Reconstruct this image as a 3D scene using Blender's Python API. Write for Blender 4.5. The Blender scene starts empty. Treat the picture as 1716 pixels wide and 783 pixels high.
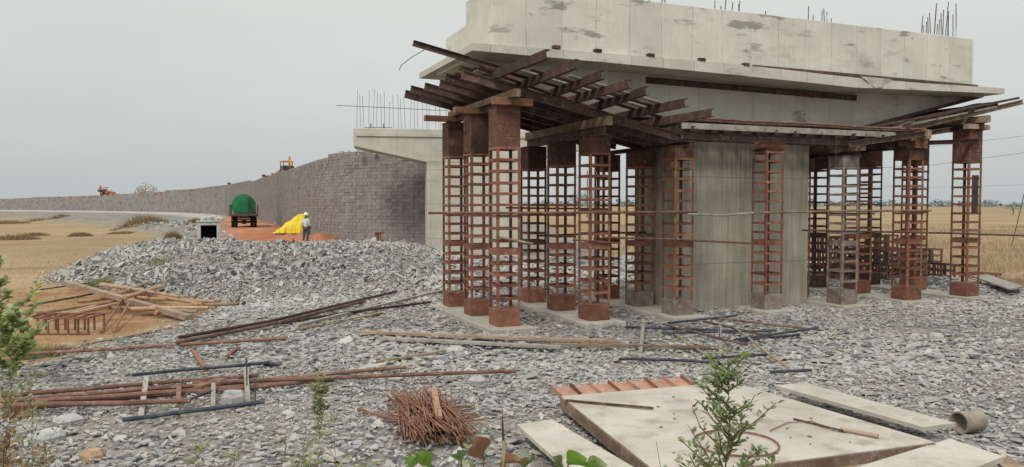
import bpy, math, random
import numpy as np
from mathutils import Vector, Matrix, Euler
random.seed(7); rng = np.random.default_rng(11)
sc = bpy.context.scene
COL = sc.collection
F = 1300.0; CX, CY = 858.0, 391.5; HORIZ = 342.0; CAMH = 2.86
PITCH = math.atan((CY-HORIZ)/F)

# ------------------------------------------------------------ camera
cd = bpy.data.cameras.new('camera'); cam = bpy.data.objects.new('camera', cd); COL.objects.link(cam)
cam.location = (0, 0, CAMH); cam.rotation_euler = (math.pi/2-PITCH, 0, 0)
cd.sensor_width = 36; cd.lens = 36*F/1716; cd.clip_start = .05; cd.clip_end = 9000
sc.camera = cam

def ray(px, py):
    a, b = (px-CX)/F, -(py-CY)/F
    return Vector((a, math.cos(PITCH)+b*math.sin(PITCH), -math.sin(PITCH)+b*math.cos(PITCH)))
def PD(px, py, d):                    # the place at distance d ahead
    r = ray(px, py); return Vector((0, 0, CAMH)) + r*(d/r.y)
def PZ(px, py, z):
    r = ray(px, py); return Vector((0, 0, CAMH)) + r*((z-CAMH)/r.z)

# ------------------------------------------------------------ terrain
def sstep(a, b, x):
    t = np.clip((x-a)/(b-a), 0, 1); return t*t*(3-2*t)
gp = [(-900,760),(-300,650),(0,603),(90,590),(160,562),(250,548),(330,522),(400,508),(330,494),(200,478),(130,471),(60,468),
      (150,440),(220,420),(288,399),(235,389),(160,377),(70,368),(0,362)]
POLY = [tuple(PZ(x, y, -.2)[:2]) for x, y in gp] + [(-420, 420), (-420, 900), (-60, 900), (4, 130), (6, 62), (6, 46)]
POLY += [tuple(PZ(x, y, -.2)[:2]) for x, y in [(1050,420),(1300,432),(1500,446),(1640,466),(1716,480),(2300,520)]] + [(60, 10), (60, -40), (-60, -40)]
POLY = np.array(POLY)
def polydist(P, X, Y):
    ins = np.zeros(X.shape, bool); D = np.full(X.shape, 1e18); n = len(P)
    for i in range(n):
        x0, y0 = P[i]; x1, y1 = P[(i+1) % n]
        c = ((y0 > Y) != (y1 > Y)) & (X < (x1-x0)*(Y-y0)/((y1-y0) if y1 != y0 else 1e-9)+x0)
        ins ^= c
        dx, dy = x1-x0, y1-y0
        t = np.clip(((X-x0)*dx+(Y-y0)*dy)/(dx*dx+dy*dy), 0, 1)
        D = np.minimum(D, (X-x0-t*dx)**2+(Y-y0-t*dy)**2)
    D = np.sqrt(D); return np.where(ins, D, -D)
def wob(X, Y, f, s):
    return (np.sin(X*f+s)+np.sin(Y*f*1.13+s*2.1)+np.sin((X+Y)*f*.71+s*.7)+np.sin((X-1.7*Y)*f*.53+s*1.7))/4
def height(X, Y, full=False):
    X = np.asarray(X, float); Y = np.asarray(Y, float)
    sd = polydist(POLY, X, Y)+.5*wob(X, Y, 1.1, 2)
    left = sstep(1.5, -5.5, X+.10*(Y-24))
    up = sstep(23.5, 36.5, Y+.15*X)
    hg = -.12 + left*up*(.74+.16*np.exp(-((Y-38)/3.5)**2)) - .0*Y
    hg = hg + left*np.exp(-((Y-20)/6)**2)*.03
    hg = hg + wob(X, Y, .9, 5)*.05*(.3+left) + wob(X, Y, 2.6, 1)*.022
    hg = hg + .14*sstep(17, 10, Y)*sstep(0, -9, X)
    hf = -.38 + .08*wob(X, Y, .35, 3)*sstep(500, 60, Y)
    k = sstep(-.6, 2.6, sd)
    h = hf + (hg-hf)*k + 1.32*sstep(7.6, 2.2, Y+.0*X)
    return (h, sd) if full else h
def hz(x, y): return float(height(np.array([x]), np.array([y]))[0])
def GT(px, py, lift=0.0):             # where the line of sight meets the ground
    r = ray(px, py); ys = np.concatenate([np.linspace(3, 60, 900), np.geomspace(60, 900, 500)[1:]])
    X = r.x/r.y*ys; Z = CAMH + r.z/r.y*ys; h = height(X, ys)
    i = np.argmax(Z <= h)
    if not (Z <= h).any(): i = len(ys)-1
    return Vector((X[i], ys[i], h[i]+lift))

# ------------------------------------------------------------ materials
def N(nt, t, **k):
    n = nt.nodes.new(t)
    for a, v in k.items():
        if a in n.inputs.keys(): n.inputs[a].default_value = v
        else: setattr(n, a, v)
    return n
def newmat(name, rough=.85):
    m = bpy.data.materials.new(name); m.use_nodes = True; nt = m.node_tree
    b = nt.nodes['Principled BSDF']; b.inputs['Roughness'].default_value = rough
    b.inputs['Specular IOR Level'].default_value = .25
    return m, nt, b
def math_(nt, op, a, b=None, clamp=False):
    n = nt.nodes.new('ShaderNodeMath'); n.operation = op; n.use_clamp = clamp
    for i, v in enumerate((a, b)):
        if v is None: continue
        if isinstance(v, (int, float)): n.inputs[i].default_value = v
        else: nt.links.new(v, n.inputs[i])
    return n.outputs[0]
def mix(nt, f, a, b, bt='MIX'):
    n = nt.nodes.new('ShaderNodeMix'); n.data_type = 'RGBA'; n.blend_type = bt
    for i, v in ((0, f), (6, a), (7, b)):
        if isinstance(v, (int, float)): n.inputs[i].default_value = v
        elif isinstance(v, tuple): n.inputs[i].default_value = (*v, 1) if len(v) == 3 else v
        else: nt.links.new(v, n.inputs[i])
    return n.outputs[2]
def noise(nt, vec, scale, detail=4, rough=.55):
    n = N(nt, 'ShaderNodeTexNoise'); n.inputs['Scale'].default_value = scale
    n.inputs['Detail'].default_value = detail; n.inputs['Roughness'].default_value = rough
    if vec is not None: nt.links.new(vec, n.inputs['Vector'])
    return n.outputs[0]
def ramp(nt, v, stops):
    n = nt.nodes.new('ShaderNodeValToRGB'); e = n.color_ramp.elements
    while len(e) < len(stops): e.new(.5)
    for i, (p, c) in enumerate(stops):
        e[i].position = p; e[i].color = (*c, 1) if isinstance(c, tuple) else (c, c, c, 1)
    nt.links.new(v, n.inputs[0]); return n.outputs[0]
def coord(nt, kind='Object', scale=None):
    c = nt.nodes.new('ShaderNodeTexCoord'); o = c.outputs[kind]
    if scale:
        m = nt.nodes.new('ShaderNodeMapping'); m.inputs['Scale'].default_value = scale
        nt.links.new(o, m.inputs[0]); o = m.outputs[0]
    return o
def bump(nt, b, h, strength=.4, dist=.02):
    n = nt.nodes.new('ShaderNodeBump'); n.inputs['Strength'].default_value = strength; n.inputs['Distance'].default_value = dist
    nt.links.new(h, n.inputs['Height']); nt.links.new(n.outputs[0], b.inputs['Normal'])
def mottled(name, c1, c2, c3=None, scale=3, rough=.85, fine=40, var=.25, bmp=.3, metallic=0, stretch=None, spot=(.55, .72)):
    m, nt, b = newmat(name, rough)
    o = coord(nt, 'Object', stretch)
    oi = nt.nodes.new('ShaderNodeObjectInfo')
    add = nt.nodes.new('ShaderNodeVectorMath'); add.operation = 'ADD'; nt.links.new(o, add.inputs[0])
    sc3 = nt.nodes.new('ShaderNodeCombineXYZ'); r10 = math_(nt, 'MULTIPLY', oi.outputs['Random'], 37.0)
    for i in range(3): nt.links.new(r10, sc3.inputs[i])
    nt.links.new(sc3.outputs[0], add.inputs[1]); v = add.outputs[0]
    n1 = noise(nt, v, scale, 6, .62)
    col = ramp(nt, n1, [(.36, c1), (.62, c2)])
    if c3:
        n2 = noise(nt, v, scale*2.7, 5, .6)
        col = mix(nt, ramp(nt, n2, [(spot[0], 0.0), (spot[1], 1.0)]), col, c3)
    n3 = noise(nt, v, fine, 3, .6)
    br = math_(nt, 'ADD', math_(nt, 'MULTIPLY', n3, .5), .75)
    br = math_(nt, 'MULTIPLY', br, math_(nt, 'ADD', math_(nt, 'MULTIPLY', oi.outputs['Random'], var*2), 1-var))
    cb = nt.nodes.new('ShaderNodeCombineColor')
    for i in range(3): nt.links.new(br, cb.inputs[i])
    col = mix(nt, 1.0, col, cb.outputs[0], 'MULTIPLY')
    nt.links.new(col, b.inputs['Base Color']); b.inputs['Metallic'].default_value = metallic
    if bmp: bump(nt, b, n3, bmp, .01)
    return m
def island(name, cols, rough=.9, fine=9, attr='rnd', trans=0, contrast=.5):   # colour that differs from piece to piece
    m, nt, b = newmat(name, rough)
    a = nt.nodes.new('ShaderNodeAttribute'); a.attribute_name = attr
    n = len(cols); col = ramp(nt, a.outputs['Fac'], [(i/(n-1), c) for i, c in enumerate(cols)])
    n3 = noise(nt, coord(nt), fine, 4, .6)
    br = math_(nt, 'ADD', math_(nt, 'MULTIPLY', n3, contrast), 1-contrast/2)
    cb = nt.nodes.new('ShaderNodeCombineColor')
    for i in range(3): nt.links.new(br, cb.inputs[i])
    col = mix(nt, 1.0, col, cb.outputs[0], 'MULTIPLY')
    if name == 'split face blocks':
        big = noise(nt, coord(nt, 'Object', (1,1,1.6)), .35, 7, .65)
        col = mix(nt, math_(nt, 'MULTIPLY', ramp(nt, big, [(.42, 0.0), (.62, 1.0)]), .45), col, (.30,.275,.25))
        g5 = noise(nt, coord(nt, 'Object', (1,1,.25)), 1.6, 5, .65)
        col = mix(nt, math_(nt, 'MULTIPLY', ramp(nt, g5, [(.5, 0.0), (.68, 1.0)]), .4), col, (.13,.12,.11))
    nt.links.new(col, b.inputs['Base Color'])
    if trans:
        tr = nt.nodes.new('ShaderNodeBsdfTranslucent'); nt.links.new(col, tr.inputs[0])
        ms = nt.nodes.new('ShaderNodeMixShader'); ms.inputs[0].default_value = trans
        nt.links.new(b.outputs[0], ms.inputs[1]); nt.links.new(tr.outputs[0], ms.inputs[2])
        nt.links.new(ms.outputs[0], nt.nodes['Material Output'].inputs[0])
    return m

M = {}
M['rust'] = mottled('rusty red steel', (.145,.066,.045), (.245,.105,.066), (.32,.19,.135), 2.5, .8, 30, .3)
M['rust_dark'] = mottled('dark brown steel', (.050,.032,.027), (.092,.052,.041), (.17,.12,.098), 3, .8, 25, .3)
M['rust_head'] = mottled('brown red head box', (.075,.04,.032), (.135,.064,.046), (.21,.14,.11), 2, .85, 20, .25)
M['rust_splash'] = mottled('steel splashed with cement', (.15,.10,.08), (.25,.21,.18), (.36,.33,.29), 3, .85, 20, .2)
M['beam'] = mottled('old beam steel', (.075,.045,.037), (.14,.088,.072), (.27,.23,.20), 4, .8, 30, .3, spot=(.58,.7))
M['rod'] = mottled('rusty tube', (.13,.065,.048), (.215,.115,.088), (.32,.24,.20), 3, .75, 30, .25)
M['rebar'] = mottled('rusty rebar', (.16,.075,.045), (.28,.14,.095), None, 6, .8, 40, .3)
M['rebar_grey'] = mottled('grey rebar', (.07,.07,.075), (.13,.11,.11), None, 6, .8, 40, .3)
M['bluepipe'] = mottled('dark blue pipe', (.028,.033,.05), (.055,.064,.09), (.14,.13,.12), 3, .55, 30, .25)
M['timber'] = mottled('weathered timber', (.20,.135,.09), (.33,.245,.175), (.38,.33,.27), 2.2, .85, 35, .25, stretch=(1,1,1))
M['newwood'] = mottled('fresh poles', (.33,.19,.11), (.46,.29,.18), (.52,.40,.28), 2.5, .8, 35, .2)
M['capwood'] = mottled('orange brown timber block', (.22,.105,.06), (.36,.20,.12), None, 4, .8, 30, .2)
M['greyplank'] = mottled('cement covered plank', (.24,.215,.18), (.37,.345,.30), (.16,.12,.09), 3, .88, 30, .15)
M['plate'] = mottled('cement dusted plate', (.40,.36,.30), (.52,.475,.41), (.31,.265,.21), .9, .88, 45, .05, .3, spot=(.52,.72))
M['orangesteel'] = mottled('orange primer steel', (.33,.175,.12), (.43,.25,.18), (.25,.14,.10), 4, .8, 30, .1)
M['brownsteel'] = mottled('brown plate edge', (.14,.09,.065), (.23,.16,.12), (.33,.28,.23), 4, .85, 30, .1)
M['stoneblock'] = mottled('pale stone block', (.33,.33,.31), (.45,.44,.41), (.26,.26,.25), 3, .9, 25, .15)
M['tan_stone'] = mottled('tan stone', (.30,.20,.12), (.40,.28,.18), None, 4, .9, 25, .15)
M['clay'] = mottled('cement pipe', (.24,.19,.15), (.34,.29,.24), (.18,.15,.13), 5, .9, 25, .1)
M['tarp'] = mottled('yellow tarpaulin', (.62,.47,.025), (.74,.58,.035), None, 2, .5, 12, .05)
M['green'] = mottled('green painted tank', (.010,.13,.055), (.018,.18,.075), (.03,.13,.07), 1.2, .45, 20, .05, .1)
M['black'] = mottled('black rubber', (.018,.017,.016), (.035,.032,.03), None, 4, .85, 20, .1)
M['trucksteel'] = mottled('dusty chassis', (.05,.038,.032), (.10,.075,.06), (.16,.12,.09), 3, .8, 20, .1)
M['yellow_machine'] = mottled('yellow machine paint', (.50,.22,.05), (.62,.30,.07), (.35,.2,.1), 3, .6, 20, .1)
M['orange_machine'] = mottled('orange machine paint', (.42,.13,.05), (.52,.18,.07), (.3,.12,.07), 3, .6, 20, .1)
M['glass'] = mottled('dark glass', (.05,.06,.065), (.08,.09,.10), None, 2, .15, 10, .1, 0)
M['skin'] = mottled('brown skin', (.16,.085,.055), (.19,.10,.065), None, 4, .6, 20, .02, .1)
M['shirt'] = mottled('pale shirt', (.50,.55,.52), (.60,.64,.61), None, 8, .85, 20, .02, .1)
M['jeans'] = mottled('blue jeans', (.05,.065,.10), (.08,.10,.14), None, 8, .85, 20, .02, .1)
M['white'] = mottled('white helmet', (.75,.75,.74), (.80,.80,.78), None, 4, .4, 20, .02, 0)
M['culvert'] = mottled('pale culvert concrete', (.42,.40,.37), (.55,.53,.49), (.30,.28,.25), 1.5, .9, 20, .05)
M['cable'] = mottled('black cable', (.03,.03,.032), (.05,.05,.05), None, 4, .7, 20, .05, 0)
M['cloth'] = mottled('cement cloth', (.36,.33,.28), (.46,.43,.38), None, 5, .9, 20, .05)
M['stem_green'] = mottled('plant stem', (.10,.09,.04), (.16,.13,.07), None, 6, .8, 20, .1)
M['redsoil'] = mottled('red earth', (.31,.12,.062), (.40,.17,.092), (.44,.25,.16), 1.2, .95, 14, .05, .5)
M['treehaze'] = island('haze tinted far foliage', [(.21,.245,.25), (.27,.305,.305)], .95, .2)  # grey-blue distance haze is put into the foliage colour
M['leaf'] = island('leaf green', [(.075,.125,.04), (.15,.21,.075), (.25,.30,.13)], .6, 20, trans=.3)
M['leafsap'] = island('sapling leaf', [(.11,.16,.055), (.23,.29,.12), (.42,.46,.27)], .6, 20, trans=.4)
M['leafbush'] = island('bush leaf', [(.22,.29,.10), (.36,.43,.18), (.50,.54,.28)], .6, 20, trans=.45)
M['leafbright'] = island('bright leaf', [(.12,.24,.03), (.20,.36,.05)], .5, 8, trans=.35)
M['leafdry'] = island('dry leaf', [(.20,.10,.06), (.30,.16,.09)], .8, 10, trans=.2)
M['leafolive'] = island('olive weed', [(.15,.19,.07), (.25,.28,.12), (.34,.34,.18)], .8, 20, trans=.25)
M['drygrass'] = island('dry grass', [(.21,.15,.088), (.31,.23,.14), (.39,.305,.195)], .95, 2, trans=.2)
M['drybush'] = island('dry bush', [(.20,.14,.075), (.32,.23,.13)], .95, 2, trans=.2)
M['slate'] = island('broken slate', [(.135,.133,.138), (.26,.258,.254), (.34,.335,.315), (.40,.362,.318), (.42,.408,.37), (.335,.32,.325), (.45,.435,.40)], .88, 7, contrast=.4)
M['blockwall'] = island('split face blocks', [(.18,.165,.155), (.235,.212,.20), (.255,.226,.214), (.29,.265,.25), (.205,.185,.175)], .95, 2.5, contrast=.5)

def concrete(name, c1, c2, joint=.93, streak=0, blotch=1.0, jz=None, tie=False):
    m, nt, b = newmat(name, .9); o = coord(nt)
    n1 = noise(nt, o, 1.1, 6, .6); col = ramp(nt, n1, [(.35, c1), (.65, c2)])
    sx = nt.nodes.new('ShaderNodeSeparateXYZ'); nt.links.new(o, sx.inputs[0])
    wn = math_(nt, 'MULTIPLY', math_(nt, 'SUBTRACT', noise(nt, o, 1.7, 2), .5), .05)
    fx = math_(nt, 'FRACT', math_(nt, 'DIVIDE', math_(nt, 'ADD', sx.outputs[0], wn), joint))
    ln = math_(nt, 'LESS_THAN', math_(nt, 'ABSOLUTE', math_(nt, 'SUBTRACT', fx, .5)), .010)
    ln = math_(nt, 'MULTIPLY', ln, ramp(nt, noise(nt, o, 3.1, 3), [(.35, .08), (.65, .75)]))
    col = mix(nt, ln, col, (.17,.155,.135))
    # panel-to-panel tone
    pid = math_(nt, 'FLOOR', math_(nt, 'ADD', math_(nt, 'DIVIDE', sx.outputs[0], joint), .5))
    wh = nt.nodes.new('ShaderNodeTexWhiteNoise'); wh.noise_dimensions = '1D'; nt.links.new(pid, wh.inputs['W'])
    tone = math_(nt, 'ADD', math_(nt, 'MULTIPLY', wh.outputs[0], .12), .94)
    if jz:
        fz = math_(nt, 'FRACT', math_(nt, 'DIVIDE', math_(nt, 'ADD', sx.outputs[2], wn), jz))
        lz = math_(nt, 'LESS_THAN', math_(nt, 'ABSOLUTE', math_(nt, 'SUBTRACT', fz, .5)), .008)
        col = mix(nt, math_(nt, 'MULTIPLY', lz, .5), col, (.17,.155,.135))
    mp = nt.nodes.new('ShaderNodeMapping'); mp.inputs['Scale'].default_value = (.55,.55,1.7); nt.links.new(o, mp.inputs[0])
    bl = noise(nt, mp.outputs[0], 1.35, 9, .66)
    col = mix(nt, math_(nt, 'MULTIPLY', ramp(nt, bl, [(.565, 0.0), (.61, 1.0)]), math_(nt, 'MULTIPLY', ramp(nt, noise(nt, o, .33, 3), [(.46, 0.0), (.60, 1.0)]), .75*blotch)), col, (.205,.195,.17))
    b2 = noise(nt, mp.outputs[0], .62, 10, .7)
    col = mix(nt, math_(nt, 'MULTIPLY', ramp(nt, b2, [(.53, 0.0), (.66, 1.0)]), .45*blotch), col, (.30,.265,.215))
    mp2 = nt.nodes.new('ShaderNodeMapping'); mp2.inputs['Scale'].default_value = (6,6,.22); nt.links.new(o, mp2.inputs[0])
    st = noise(nt, mp2.outputs[0], 2.2, 6, .65)
    col = mix(nt, math_(nt, 'MULTIPLY', ramp(nt, st, [(.44, 0.0), (.62, 1.0)]), .07+.42*streak), col, (.17,.155,.12))
    if streak:
        st2 = noise(nt, mp2.outputs[0], 3.9, 4, .6)
        col = mix(nt, math_(nt, 'MULTIPLY', ramp(nt, st2, [(.58, 0.0), (.72, 1.0)]), .5), col, (.48,.45,.40))
    if tie:
        hx = math_(nt, 'ABSOLUTE', math_(nt, 'SUBTRACT', math_(nt, 'FRACT', math_(nt, 'ADD', math_(nt, 'DIVIDE', sx.outputs[0], joint), .32)), .5))
        hz_ = math_(nt, 'ABSOLUTE', math_(nt, 'SUBTRACT', math_(nt, 'FRACT', math_(nt, 'DIVIDE', sx.outputs[2], .58)), .5))
        hole = math_(nt, 'LESS_THAN', math_(nt, 'ADD', math_(nt, 'MULTIPLY', math_(nt, 'POWER', hx, 2.0), joint*joint), math_(nt, 'MULTIPLY', math_(nt, 'POWER', hz_, 2.0), .336)), .0006)
        hole = math_(nt, 'MULTIPLY', hole, ramp(nt, noise(nt, o, 2.3, 2), [(.45, 0.0), (.55, .8)]))
        col = mix(nt, hole, col, (.10,.09,.08))
    fn = noise(nt, o, 38, 3, .6)
    br = math_(nt, 'MULTIPLY', math_(nt, 'ADD', math_(nt, 'MULTIPLY', fn, .22), .89), tone)
    cb = nt.nodes.new('ShaderNodeCombineColor')
    for i in range(3): nt.links.new(br, cb.inputs[i])
    col = mix(nt, 1.0, col, cb.outputs[0], 'MULTIPLY')
    nt.links.new(col, b.inputs['Base Color']); bump(nt, b, math_(nt, 'ADD', fn, math_(nt, 'MULTIPLY', bl, 2.0)), .25, .02)
    return m
M['conc'] = concrete('cast concrete', (.54,.525,.465), (.64,.62,.55), blotch=1.0)
M['conc_low'] = concrete('cast concrete lower', (.48,.455,.395), (.58,.555,.49), blotch=.9, tie=True)
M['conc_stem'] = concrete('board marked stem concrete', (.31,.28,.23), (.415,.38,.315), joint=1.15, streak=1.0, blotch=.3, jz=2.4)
M['conc_far'] = concrete('far pier concrete', (.46,.435,.37), (.54,.515,.445), blotch=.4, jz=1.9)
M['pad'] = mottled('concrete pad', (.33,.305,.26), (.43,.40,.345), (.27,.245,.21), 2.5, .95, 18, .05, .5)

# ------------------------------------------------------------ mesh building
class MB:
    def __init__(s): s.v = []; s.f = []
    def add(s, vs, fs):
        n = len(s.v); s.v += [Vector(v) for v in vs]; s.f += [tuple(i+n for i in f) for f in fs]; return s
    def box(s, a, b, mat=None):
        x0, y0, z0 = a; x1, y1, z1 = b
        vs = [(x0,y0,z0),(x1,y0,z0),(x1,y1,z0),(x0,y1,z0),(x0,y0,z1),(x1,y0,z1),(x1,y1,z1),(x0,y1,z1)]
        if mat: vs = [mat @ Vector(v) for v in vs]
        return s.add(vs, [(0,3,2,1),(4,5,6,7),(0,1,5,4),(1,2,6,5),(2,3,7,6),(3,0,4,7)])
    def sweep(s, p, q, sec, up=(0,0,1), caps=True):
        p, q = Vector(p), Vector(q); d = (q-p).normalized(); up = Vector(up)
        x = d.cross(up)
        if x.length < 1e-4: x = d.cross(Vector((1,0,0)))
        x.normalize(); y = x.cross(d); n = len(sec)
        vs = [p+x*a+y*b for a, b in sec]+[q+x*a+y*b for a, b in sec]
        fs = [(i, (i+1) % n, n+(i+1) % n, n+i) for i in range(n)]
        if caps: fs += [tuple(range(n-1, -1, -1)), tuple(range(n, 2*n))]
        return s.add(vs, fs)
    def tube(s, p, q, r, n=8, r2=None):
        p, q = Vector(p), Vector(q); d = (q-p).normalized()
        x = d.cross(Vector((0,0,1)))
        if x.length < 1e-3: x = Vector((1,0,0))
        x.normalize(); y = x.cross(d); r2 = r if r2 is None else r2
        vs = [p+(x*math.cos(2*math.pi*i/n)+y*math.sin(2*math.pi*i/n))*r for i in range(n)]
        vs += [q+(x*math.cos(2*math.pi*i/n)+y*math.sin(2*math.pi*i/n))*r2 for i in range(n)]
        return s.add(vs, [(i, (i+1) % n, n+(i+1) % n, n+i) for i in range(n)]+[tuple(range(n-1,-1,-1)), tuple(range(n, 2*n))])
    def path(s, pts, r, n=7, r2=None):
        pts = [Vector(p) for p in pts]; k = len(pts); r2 = r if r2 is None else r2; vs = []
        for j, p in enumerate(pts):
            d = (pts[min(j+1, k-1)]-pts[max(j-1, 0)]).normalized()
            x = d.cross(Vector((0,0,1)))
            if x.length < 1e-3: x = Vector((1,0,0))
            x.normalize(); y = x.cross(d); rr = r+(r2-r)*j/(k-1)
            vs += [p+(x*math.cos(2*math.pi*i/n)+y*math.sin(2*math.pi*i/n))*rr for i in range(n)]
        fs = [(j*n+i, j*n+(i+1) % n, (j+1)*n+(i+1) % n, (j+1)*n+i) for j in range(k-1) for i in range(n)]
        fs += [tuple(range(n-1,-1,-1)), tuple(range((k-1)*n, k*n))]
        return s.add(vs, fs)
    def prism(s, poly, axis, a, b):      # poly of 2-D points pushed along an axis
        n = len(poly)
        def P(u, w, c): return {'x': (c,u,w), 'y': (u,c,w), 'z': (u,w,c)}[axis]
        return s.add([P(u,w,a) for u,w in poly]+[P(u,w,b) for u,w in poly],
                     [(i,(i+1)%n,n+(i+1)%n,n+i) for i in range(n)]+[tuple(range(n-1,-1,-1)), tuple(range(n,2*n))])
    def build(s, name, m, parent=None, loc=None, rotz=0, smooth=False, bevel=0, rnd=False):
        me = bpy.data.meshes.new(name); loc = Vector(loc) if loc is not None else Vector((0,0,0))
        me.from_pydata([tuple(v) for v in s.v], [], s.f); me.materials.append(M[m] if isinstance(m, str) else m)
        o = bpy.data.objects.new(name, me); COL.objects.link(o)
        o.location = loc; o.rotation_euler = (0, 0, rotz)
        if parent: o.parent = parent
        import bmesh
        bm = bmesh.new(); bm.from_mesh(me); bmesh.ops.recalc_face_normals(bm, faces=bm.faces); bm.to_mesh(me); bm.free()
        if smooth: me.polygons.foreach_set('use_smooth', [True]*len(me.polygons))
        if bevel:
            b = o.modifiers.new('bevel', 'BEVEL'); b.width = bevel; b.segments = 2; b.limit_method = 'ANGLE'
        return o
def tag(o, label=None, cat=None, group=None, kind=None):
    if label: o['label'] = label
    if cat: o['category'] = cat
    if group: o['group'] = group
    if kind or label: o['kind'] = kind or 'thing'
    return o
def empty(name, loc, rotz=0):
    o = bpy.data.objects.new(name, None); COL.objects.link(o); o.location = loc; o.rotation_euler = (0,0,rotz); o.empty_display_size = .2; return o
def npmesh(name, V, Fl, mat, rnd=None, parent=None):   # large meshes straight from arrays; Fl = list of (array of faces)
    me = bpy.data.meshes.new(name); me.vertices.add(len(V)); me.vertices.foreach_set('co', V.astype(np.float32).ravel())
    tot = [f.shape[1] for f in Fl for _ in range(0)]
    idx = np.concatenate([f.ravel() for f in Fl]); cnt = np.concatenate([np.full(len(f), f.shape[1]) for f in Fl])
    st = np.concatenate([[0], np.cumsum(cnt)[:-1]])
    me.loops.add(len(idx)); me.loops.foreach_set('vertex_index', idx.astype(np.int32))
    me.polygons.add(len(cnt)); me.polygons.foreach_set('loop_start', st.astype(np.int32)); me.polygons.foreach_set('loop_total', cnt.astype(np.int32))
    if rnd is not None:
        a = me.attributes.new('rnd', 'FLOAT', 'FACE'); a.data.foreach_set('value', rnd.astype(np.float32))
    me.update(calc_edges=True); me.shade_flat(); me.materials.append(M[mat] if isinstance(mat, str) else mat)
    o = bpy.data.objects.new(name, me); COL.objects.link(o)
    if parent: o.parent = parent
    return o
ORD = ['first','second','third','fourth','fifth','sixth','seventh','eighth','ninth','tenth','eleventh','twelfth','thirteenth','fourteenth','fifteenth','sixteenth','seventeenth','eighteenth','nineteenth','twentieth']
def CH(h, w, t=.012):    # channel section
    return [(-w/2,-h/2),(w/2,-h/2),(w/2,-h/2+t),(-w/2+t,-h/2+t),(-w/2+t,h/2-t),(w/2,h/2-t),(w/2,h/2),(-w/2,h/2)]
def IB(h, w, t=.014):
    return [(-w/2,-h/2),(w/2,-h/2),(w/2,-h/2+t),(t/2,-h/2+t),(t/2,h/2-t),(w/2,h/2-t),(w/2,h/2),(-w/2,h/2),(-w/2,h/2-t),(-t/2,h/2-t),(-t/2,-h/2+t),(-w/2,-h/2+t)]
def RC(w, h): return [(-w/2,-h/2),(w/2,-h/2),(w/2,h/2),(-w/2,h/2)]
def beam(name, p, q, sec, mat, label, cat, group=None, up=(0,0,1)):
    p, q = Vector(p), Vector(q); mb = MB(); mb.sweep((0,0,0), q-p, sec, up)
    return tag(mb.build(name, mat, loc=p), label, cat, group)

# ------------------------------------------------------------ sky, sun
w = bpy.data.worlds.new('World'); sc.world = w; w.use_nodes = True; nt = w.node_tree
bg = nt.nodes['Background']
sky = nt.nodes.new('ShaderNodeTexSky'); sky.sky_type = 'NISHITA'; sky.sun_disc = False
SUN_EL, SUN_AZ = math.radians(47), math.radians(203)
sky.sun_elevation = SUN_EL; sky.sun_rotation = SUN_AZ; sky.air_density = 1.5; sky.dust_density = 4
tc = nt.nodes.new('ShaderNodeTexCoord'); sp = nt.nodes.new('ShaderNodeSeparateXYZ'); nt.links.new(tc.outputs['Generated'], sp.inputs[0])
el = math_(nt, 'MAXIMUM', sp.outputs[2], 0.0)
g = ramp(nt, el, [(0.0, (.535,.570,.580)), (.10, (.61,.635,.625)), (.25, (.71,.722,.695)), (.45, (.93,.96,.94)), (1.0, (1.3,1.34,1.31))])
mpn = nt.nodes.new('ShaderNodeMapping'); mpn.inputs['Scale'].default_value = (1.0,1.0,4.5); nt.links.new(tc.outputs['Generated'], mpn.inputs[0])
cl = noise(nt, mpn.outputs[0], 1.6, 5, .5)
cm = nt.nodes.new('ShaderNodeCombineColor'); cv = math_(nt, 'ADD', math_(nt, 'MULTIPLY', cl, .34), .83)
for i in range(3): nt.links.new(cv, cm.inputs[i])
g = mix(nt, 1.0, g, cm.outputs[0], 'MULTIPLY')
skyd = nt.nodes.new('ShaderNodeVectorMath'); skyd.operation = 'SCALE'; nt.links.new(sky.outputs[0], skyd.inputs[0]); skyd.inputs['Scale'].default_value = .10
fin = mix(nt, .93, skyd.outputs[0], g)
# the cloud deck covers almost all of the clear sky behind it
nt.links.new(fin, bg.inputs[0]); bg.inputs[1].default_value = 1.0
sl = bpy.data.lights.new('sun', 'SUN'); sl.energy = 1.75; sl.angle = math.radians(14); sl.color = (1,.965,.91)
so = bpy.data.objects.new('sun', sl); COL.objects.link(so)
sd_ = Vector((math.sin(SUN_AZ)*math.cos(SUN_EL), math.cos(SUN_AZ)*math.cos(SUN_EL), math.sin(SUN_EL)))
so.rotation_euler = sd_.to_track_quat('Z', 'Y').to_euler()
sc.view_settings.view_transform = 'Standard'; sc.view_settings.look = 'None'; sc.view_settings.exposure = 0

# ------------------------------------------------------------ ground sheet
def axis(lo, hi, fine_lo, fine_hi, step, k):
    a = list(np.arange(fine_lo, fine_hi, step)); s = step
    while a[-1] < hi: s *= k; a.append(a[-1]+s)
    s = step; b = [fine_lo]
    while b[-1] > lo: s *= k; b.append(b[-1]-s)
    return np.array(b[:0:-1]+a)
xs = axis(-4500, 4500, -30, 30, .22, 1.06); ys = axis(-60, 7000, 1, 48, .22, 1.05)
X, Y = np.meshgrid(xs, ys); Z, SD = height(X, Y, True)
V = np.stack([X, Y, Z], -1).reshape(-1, 3); nx, ny = len(xs), len(ys)
i, j = np.meshgrid(np.arange(nx-1), np.arange(ny-1)); b0 = (j*nx+i).ravel()
RED = np.array([tuple(PZ(x, y, .55)[:2]) for x, y in [(366,374),(378,366),(396,360),(425,362),(470,374),(548,398),(552,408),(530,412),(430,412),(395,406),(378,396)]])
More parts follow.
